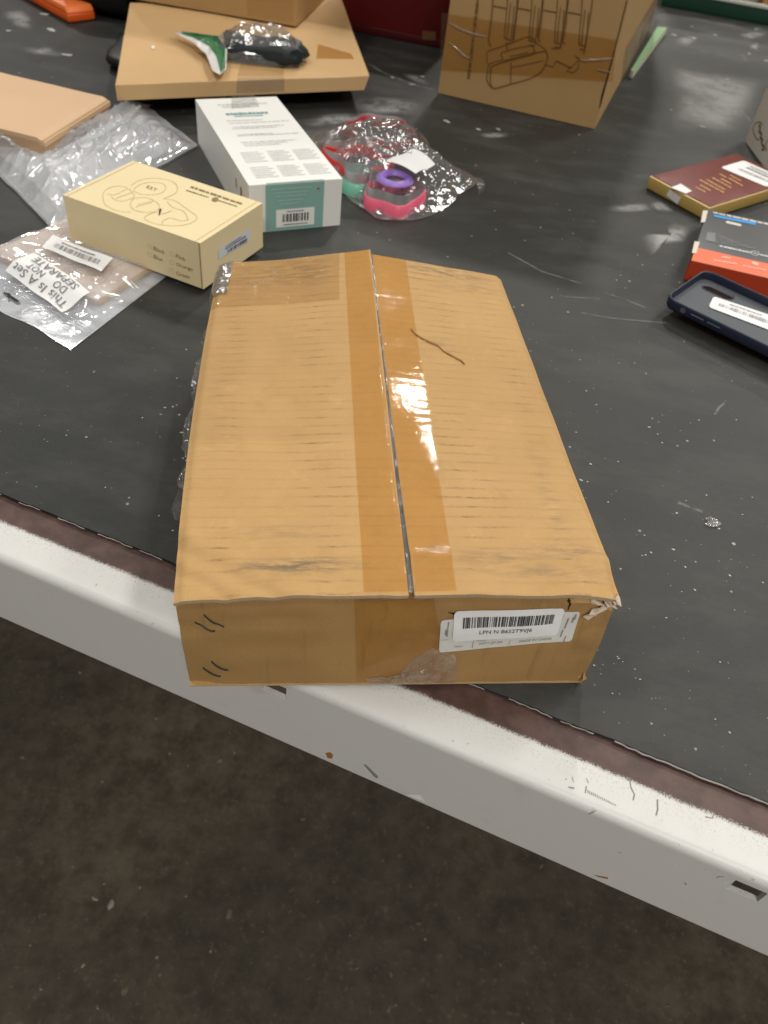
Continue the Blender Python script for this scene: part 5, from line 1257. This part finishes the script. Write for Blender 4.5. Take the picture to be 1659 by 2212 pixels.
# ------------------------------------------------------------------ hazy clear bag on the left
A_, B_, C_, D_ = (112, 492), (-70, 322), (303, 222), (428, 318)
def bag_h(u, v):
    e = min(u, 1 - u, v, 1 - v); f = smooth(0, .16, e)
    return .0018 + .0125 * f * (.75 + .35 * nz(u * 4, v * 4, 1)) + .0005 * nz(u * 16, v * 11, 4) * f + .0050 * ((1 - abs(nz(u * 2.2 + v * 1.4, v * 9 - u * 4, 9))) ** 8 + .7 * (1 - abs(nz(u * 11 - v * 3, v * 3 + u * 2, 5))) ** 10 - .35) * f + .016 * smooth(.74, 1.0, v) * smooth(.05, .3, u) * smooth(1.0, .75, u)
def bag_pt(u, v, k_=1.0):
    p = [at(*q_, 0) for q_ in (A_, D_, C_, B_)]
    P_ = lerp(lerp(p[0], p[1], u), lerp(p[3], p[2], u), v)
    P_ = P_ + Vector((.003 * nz(u * 5, 1, v), .003 * nz(3, v * 6, u), 0))
    return Vector((P_.x, P_.y, .0004 + (bag_h(u, v) * k_)))
def under_buff(u, v):
    return True
B1, T1 = frame_box(-.3027, .6312, -.3656, .1383, .0906, .0407, .0062)
YE1 = (B1[1] - B1[0]).normalized(); YE2 = (B1[3] - B1[0]).normalized()
def flatten_under(P_, zmax=.0055, marg=.006):
    d = Vector((P_.x, P_.y, B1[0].z)) - B1[0]; a = d.dot(YE1); b = d.dot(YE2)
    m_ = min(a + marg, .1383 + marg - a, b + marg, .0906 + marg - b)
    if m_ > 0: P_.z = lerp(P_.z, min(P_.z, zmax), smooth(0, marg, m_))
    return P_
MBB = [B for B in [ml]]
def clear_mailer(P_):
    # keep the film out of the mailer box: push it in front of the right-hand and near faces
    d = Vector((P_.x, P_.y, 0)) - Vector((pf.x, pf.y, 0)); a = d.dot(e1); b = d.dot(e2)
    if a < .002 and b > -.002:
        if a > -b * 1.0 - .004 or True:
            if (.002 - a) < (b + .002): P_ = P_ + e1 * (.002 - a)
            else: P_ = P_ - e2 * (b + .002)
    return P_
def clear_white(P_):
    return P_
hb = thing("clear_bag", "large hazy clear plastic bag crumpled between the mailer box and the buff box", "plastic bag", at(180, 350, 0))
mb = MB(); mb.grid(lambda u, v: flatten_under(clear_mailer(bag_pt(u, v))), 130, 110); build("bag_film", mb, M_film_hazy, hb, auto=180)
mb = MB(); mb.grid(lambda u, v: flatten_under(clear_mailer(bag_pt(u, v, .12))), 30, 26); build("bag_film", mb, M_film, hb, auto=180)
# folded seam and zip ridges of that bag
mb = MB()
for pts, r_ in (([(1075, 75), (1020, 130), (960, 180), (880, 230), (760, 300), (600, 360), (450, 440)], .0016), ([(975, 170), (1060, 230), (1180, 280), (1300, 310)], .0018), ([(0, 590), (150, 730), (280, 880), (390, 1000)], .0012)):
    P = crop(0, 380, 850)(pts); pp = [at(x, y, .016 + .003 * math.sin(i)) if r_ > .0013 else at(x, y, .003) for i, (x, y) in enumerate(P)]; mb.tube(pp, r_, 6)
build("zip_seam", mb, film("zip_ridge", .35, (.95, .95, .96), (.82, .84, .86), .08, .12, .4, 0), hb)
# padded white sleeve inside
mb = MB(); mb.grid(lambda u, v: flatten_under(clear_mailer(Vector(bag_pt(u, v, 0)) + Vector((0, 0, .0085 * smooth(0, .2, min(u - .1, .93 - u, v - .12, .86 - v) * 1.0 + .02) + .0012 * nz(u * 5, v * 4, 3) + .0012)))), 40, 34, 0, .10, .93, .12, .86)
build("padded_sleeve", mb, film("white_foam_sheet", .95, (.9, .9, .92), (.84, .85, .86), .3, .03, .2, .4, 60, .004), hb, auto=180)

# ------------------------------------------------------------------ zip pouch with the beige garment
def bez(p): return at(*p, 0)
QT, QR, QU, QL = (153, 757), (424, 548), (160, 478), (-118, 598)
pq = [at(*q_, 0) for q_ in (QT, QR, QU, QL)]          # u: tip->right, v: tip->left
c21 = crop(0, 950, 640)
def pouch_xy(u, v): return lerp(lerp(pq[0], pq[1], u), lerp(pq[3], pq[2], u), v)
def pouch_uv(px, py):
    S_ = Surf(pq[0], pq[1], pq[2], pq[3]); return S_.uv(px, py)
GU0 = .27
def pouch_h(u, v, rdg=1.0):
    e = min(u * .8, 1 - u, v * 1.0, 1 - v); f = smooth(0, .07, e)
    k_ = smooth(GU0 - .10, GU0 + .03, u) * smooth(.03, .16, v)
    return .0012 + f * (.0016 + .0075 * k_) + rdg * .0007 * nz(u * 14, v * 9, 2) * f + rdg * .0026 * ((1 - abs(nz(u * 7 + v * 5, v * 5 - u * 2, 7))) ** 6 - .2) * f
def pouch_pt(u, v, k_=1, off=0, rdg=1.0):
    P_ = pouch_xy(u, v); wob_ = .003 * nz(u * 3, v * 4, 6)
    if u < .05: wob_ += .004 * math.sin(v * 9) * (1 - u / .05) * .6
    d = (pq[1] - pq[0]).normalized(); P_ = P_ + d * wob_
    P_ = Vector((P_.x, P_.y, .0004 + pouch_h(u, v, rdg) * k_ + off)); return flatten_under(P_, .0055 + off * .5, .004)
hole_px = c21([(25, 535), (75, 545), (205, 630), (210, 655), (180, 662), (135, 635), (100, 625), (85, 640), (70, 625), (80, 605), (25, 565)])
hole_uv = [pouch_uv(*p) for p in hole_px]
def inpoly(u, v, P):
    c = False; j = len(P) - 1
    for i in range(len(P)):
        if (P[i][1] > v) != (P[j][1] > v) and u < (P[j][0] - P[i][0]) * (v - P[i][1]) / (P[j][1] - P[i][1]) + P[i][0]: c = not c
        j = i
    return c
po_ = thing("zip_pouch", "clear zip pouch with hang hole and white set sticker at the left picture edge", "plastic pouch", at(150, 620, 0))
keep = lambda u, v: not inpoly(u, v, hole_uv)
M_pouch = film("pouch_film", .27, (.97, .97, .98), (.84, .86, .89), .06, .09, .5, .25, 50, .0022)
M_pouch_b = film("pouch_back_film", .9, (.95, .96, .98), (.80, .83, .88), .15, .05, .3, 0)
mb = MB(); mb.grid(pouch_pt, 150, 150, keep=keep); build("bag_film", mb, M_pouch, po_, auto=180)
mb = MB(); mb.grid(lambda u, v: pouch_pt(u, v, .1), 150, 150, keep=keep); build("bag_film", mb, M_pouch_b, po_, auto=180)
mb = MB()
for uu in (.115, .135, .155): mb.tube([pouch_pt(uu, k_ / 40, 1, .0004) for k_ in range(0, 41)], .0007, 6)
build("zip_ridge", mb, film("pouch_zip", .30, (.96, .97, .98), (.85, .87, .9), .08, .12, .4, 0), po_)
# garment slab
def garment():
    m, nt, nd, lk, b = newmat("beige_printed_card")
    v = coords(nt); n1 = noise_(nt, v, 26, 3, .5, .8); n2 = noise_(nt, v, 60, 3)
    c = mixc(nt, sstep(nt, n1, .42, .60), (.60, .44, .36), (.68, .56, .48)); c = mixc(nt, math_(nt, 'MULTIPLY', sstep(nt, n1, .62, .72), .7), c, (.48, .26, .17)); c = mixc(nt, math_(nt, 'MULTIPLY', n2, .2), c, (.7, .62, .55))
    lk.new(c, b.inputs['Base Color']); b.inputs['Roughness'].default_value = .6; return m
gq = [pouch_uv(*p) for p in c21([(1010, 700), (1540, 345)])] 
gu0, gv0 = GU0, max(.10, gq[0][1])
grp = c21([(1005, 690), (1520, 345)])
ge0, ge1 = pouch_uv(*grp[0]), pouch_uv(*grp[1])
def g_edge(u): return lerp(ge0[1], ge1[1], (u - ge0[0]) / (ge1[0] - ge0[0]))
gua = ge0[0]
mb = MB(); zs_ = .0072
def gtop(a, b):
    u = lerp(gua, .97, a); v = lerp(g_edge(u), .97, b); P_ = pouch_xy(u, v); P_.z = .0010 + zs_ * .86 + .0006 * nz(u * 7, v * 7); return flatten_under(P_, .0045, .004)
mb.grid(gtop, 60, 60)
gar = thing("folded_garment", "beige pink folded garment with tan edge packed inside the zip pouch", "garment", at(230, 600, .0008))
build("printed_card", mb, garment(), gar, auto=180)
mb = MB()
def gside(a, b):
    u = lerp(gua, .97, a); v = g_edge(u) - .012 * math.sin(math.pi * b); P_ = pouch_xy(u, v); t_ = gtop(a, 0); P_.z = lerp(.0012, t_.z, b) + .0005 * nz(a * 30, b * 4); return P_
mb.grid(gside, 60, 8); build("tan_edge", mb, paper("tan_fabric", (.46, .28, .11), .85, .1, .35, scale=2), gar)
mb = MB(); mb.grid(lambda a, b: (lambda P_, t_: Vector((P_.x, P_.y, lerp(.0012, t_.z, b))))(pouch_xy(gua, lerp(g_edge(gua), .97, a)), gtop(0, a)), 30, 3); build("front_edge", mb, paper("skin_fabric", (.52, .36, .28), .8, .1, .25), gar)
PT = Surf(pq[0], pq[1], pq[2], pq[3]); 
class PSurf:
    n = Vector((0, 0, 1))
    def pt(s, u, v, off=0): return pouch_pt(u, v, 1, off + .0009, 0.0)
    def uv(s, px, py):
        u, v = PT.uv(px, py)
        for _ in range(5):
            x, y = proj(pouch_pt(u, v)); e = 2e-3; xu, yu = proj(pouch_pt(u + e, v)); xv, yv = proj(pouch_pt(u, v + e)); a, b, c, d = (xu - x) / e, (xv - x) / e, (yu - y) / e, (yv - y) / e; det = a * d - b * c
            if abs(det) < 1e-6: break
            u += (d * (px - x) - b * (py - y)) / det * .7; v += (a * (py - y) - c * (px - x)) / det * .7
        return u, v
    def sub(s, q): return Sub(s, [s.uv(*p) for p in q])
PZ = PSurf()
q = PZ.sub(c21([(920, 520), (350, 150), (60, 330), (630, 740)]))
lb = label_on(q, 2.2, 1, .03, M_label, .0016, po_, "set_sticker", rings=6)
mb = MB(); of = .0024
mb.text(q, "SEPARATE", .14, .08, .88, .32, of); mb.text(q, "DO", .20, .38, .38, .60, of); mb.text(q, "NOT", .56, .38, .82, .60, of); mb.text(q, "This Is A Set", .05, .66, .95, .90, of)
build("printed_text", mb, plain("faded_black_ink", (.16, .16, .16)), lb, smooth=False)
q = PZ.sub(c21([(1160, 215), (560, 15), (435, 95), (1040, 350)])); mb = MB(); mb.grid(lambda a, b: q.pt(a, b, .0016 + .0018 * (.5 + .5 * math.sin(a * 7 + 1))), 24, 6); lb = build("barcode_label", mb, M_label, po_, auto=180)
Q_ = q
class Wv:
    def __init__(s, S): s.S = S
    def pt(s, a, b, off): return Q_.pt(a, b, .0016 + .0018 * (.5 + .5 * math.sin(a * 7 + 1)) + .0004)
mb = MB(); wv = Wv(q); mb.bars(wv, .12, .42, .88, .74, 36, 0, 0, 5); mb.scribble(wv, .25, .22, .8, .10, 0, 0, 2); build("barcode", mb, M_grey_ink, lb, smooth=False)

# ------------------------------------------------------------------ cookie cutters in a crinkled bag
c22 = crop(1200, 350, 2000)
def cutter(cx_, cy_, r_, z0, hh, col, mat_, label, lobes=0, band=.6, tilt=(0, 0), amp=.12, crown=0, w_=.003, bandmat=None):
    p = at(cx_, cy_, z0); t_ = thing("cookie_cutter", label, "cookie cutter", Vector((p.x, p.y, z0)), "cookie cutters in the crinkled bag")
    Rm = Matrix.Rotation(tilt[0], 3, 'X') @ Matrix.Rotation(tilt[1], 3, 'Y')
    def rad(th): return r_ * (1 + amp * math.cos(lobes * th)) if lobes else r_
    n_ = 72; mb = MB()
    def ring(mb, z1, z2f, w_):
        vs = []
        for i in range(n_):
            th = i / n_ * 6.2832; R1 = rad(th); z2 = z2f(th)
            for (rr_, z) in ((R1, z1), (R1, z2 - w_ * .3), (R1 - w_ * .5, z2), (R1 - w_, z2 - w_ * .3), (R1 - w_, z1)):
                vs.append(p + Rm @ Vector((rr_ * math.cos(th), rr_ * math.sin(th), z)))
        mb.add(vs, [(i * 5 + k_, ((i + 1) % n_) * 5 + k_, ((i + 1) % n_) * 5 + (k_ + 1) % 5, i * 5 + (k_ + 1) % 5) for i in range(n_) for k_ in range(5)])
    ring(mb, 0.0004, (lambda th: hh * (1 + crown * max(0, math.cos(2 * th)) ** 3)), w_)
    build("plastic_grip", mb, mat_, t_, auto=60)
    if band:
        mb = MB(); rb = r_; r0 = rad
        vs = []
        for i in range(n_):
            th = i / n_ * 6.2832; R1 = r0(th) - w_ * .5
            vs += [p + Rm @ Vector((R1 * math.cos(th), R1 * math.sin(th), z)) for z in (hh * .5, hh + band)]
        mb.add(vs, [(2 * i, 2 * ((i + 1) % n_), 2 * ((i + 1) % n_) + 1, 2 * i + 1) for i in range(n_)]); build("steel_band", mb, bandmat or M_steel, t_)
M_steel = plain("thin_steel", (.62, .62, .63), .38, .5, metal=.75)
def px(x, y): return c22([(x, y)])[0]
M_pink = plain("pink_plastic", (.80, .13, .22), .35, .45); M_mint = plain("mint_plastic", (.17, .50, .36), .35, .45); M_purp = plain("purple_plastic", (.36, .22, .66), .35, .45); M_rd = plain("red_plastic", (.65, .03, .03), .35, .45); M_dr = plain("wine_plastic", (.38, .025, .04), .4, .4)
cutter(*px(715, 945), .0300, .0006, .0135, None, M_pink, "bright pink cookie cutter nearest the front of the crinkled bag", lobes=5, band=.010, amp=.10, crown=.5)
cutter(*px(420, 840), .0150, .0006, .0135, None, M_mint, "mint green cookie cutter beside the white box in the crinkled bag", lobes=0, band=.011)
pq_ = px(735, 745); cutter(*pq_, .0190, .0255, .0050, None, M_purp, "round purple cookie cutter ring lying on top of the pink one", lobes=0, band=0, w_=.0095)
cutter(*px(430, 650), .0345, .0006, .012, None, M_rd, "red cookie cutter half hidden behind the white box corner", lobes=4, band=.008, amp=.16, crown=.5)
cutter(*px(610, 400), .0400, .0006, .0105, None, M_dr, "large wine red cookie cutter at the back of the crinkled bag", lobes=6, band=.003, amp=.08)
# bag film: a dome over the outline
outl = c22([(60, 400), (180, 330), (400, 255), (650, 235), (830, 280), (970, 390), (1020, 490), (1090, 600), (1240, 655), (1350, 705), (1415, 770), (1380, 800), (1250, 870), (1100, 1015), (900, 1085), (600, 1075), (480, 985), (330, 875), (250, 760), (140, 560)])
og = [at(x, y, 0) for x, y in outl]; cg = sum(og, Vector()) / len(og); cg = at(*px(620, 700), 0)
bagc = thing("crinkled_bag", "crinkled clear bag of cookie cutters with a blank white sticker, right of the white box", "plastic bag", cg)
angs = sorted([(math.atan2(p.y - cg.y, p.x - cg.x), (p - cg).length) for p in og])
def rad_at(th):
    n_ = len(angs)
    for i in range(n_):
        a0, r0 = angs[i]; a1, r1 = angs[(i + 1) % n_]
        if i == n_ - 1: a1 += 2 * math.pi
        t_ = th if th >= a0 else th + 2 * math.pi
        if a0 <= t_ <= a1: return lerp(r0, r1, (t_ - a0) / max(a1 - a0, 1e-6))
    return angs[0][1]
def dome(u, v):
    th = u * 2 * math.pi - math.pi; r_ = rad_at(th) * v; x, y = r_ * math.cos(th), r_ * math.sin(th)
    h0 = .0365 * (1 - smooth(.25, 1.02, v)) + .0014
    tail = max(0, math.cos(th + .55)) ** 4 * smooth(.45, .9, v)
    cr = (abs(nz(x * 60, y * 60, 3)) * .006 + abs(nz(x * 150, y * 150, 7)) * .0050 + nz(x * 420, y * 420, 1) * .0024)
    z = h0 + (cr - .002) * smooth(1.0, .80, v) + .006 * tail * math.sin(v * 9) ** 2
    return Vector((cg.x + x, cg.y + y, max(.0006, z)))
mb = MB(); mb.grid(dome, 150, 44, 0, 0, 1, .005, 1); build("bag_film", mb, M_crinkle, bagc, smooth=False)
mb = MB(); tpts = [at(*p, z) for p, z in zip(c22([(1380, 745), (1430, 770), (1445, 810), (1435, 860)]), (.006, .010, .007, .001))]
vs = []; 
for i, p in enumerate(tpts): vs += [p + Vector((-.003, -.004, 0)), p + Vector((.003, .003, .003))]
mb.add(vs, [(2 * i, 2 * i + 1, 2 * i + 3, 2 * i + 2) for i in range(len(tpts) - 1)]); build("bag_corner", mb, M_film, bagc)
lq = [at(x, y, z) for (x, y), z in zip(c22([(655, 590), (905, 692), (1065, 620), (885, 490)]), (.0385, .038, .033, .036))]
lq = [lq[0], lq[1], lq[2], lq[3]]
Lc = Surf(*lq, lambda u, v: .0025 * math.sin(math.pi * u) + .0008 * math.sin(v * 7)); mb = MB(); mb.grid(lambda a, b: Lc.pt(a, b), 10, 8); build("white_sticker", mb, M_label, bagc)

# ------------------------------------------------------------------ scrap of clear plastic on the mat
sp0 = c7([(1145, 1680), (1175, 1672), (1210, 1690), (1240, 1715), (1215, 1732), (1175, 1730), (1140, 1715), (1160, 1700)])
P = [at(x, y, .001) for x, y in sp0]; c_ = sum(P, Vector()) / len(P); n = len(P); mb = MB()
vs = [c_ + Vector((0, 0, .0022))] + [lerp(c_, p, .55) + Vector((0, 0, .0012 + .0012 * nz(i * 1.3, 2))) for i, p in enumerate(P)] + [p + Vector((0, 0, .0008 * abs(nz(i * 2.2, 5)))) for i, p in enumerate(P)]
mb.add(vs, [(0, 1 + i, 1 + (i + 1) % n) for i in range(n)] + [(1 + i, 1 + n + i, 1 + n + (i + 1) % n, 1 + (i + 1) % n) for i in range(n)])
build("plastic_scrap", mb, film("scrap_film", .35, (.9, .9, .9), (.75, .75, .74), .1, .12, .4, .5, 400, .002), org=c_, label="small torn scrap of clear plastic alone on the mat right of the carton", cat="plastic scrap", smooth=False)
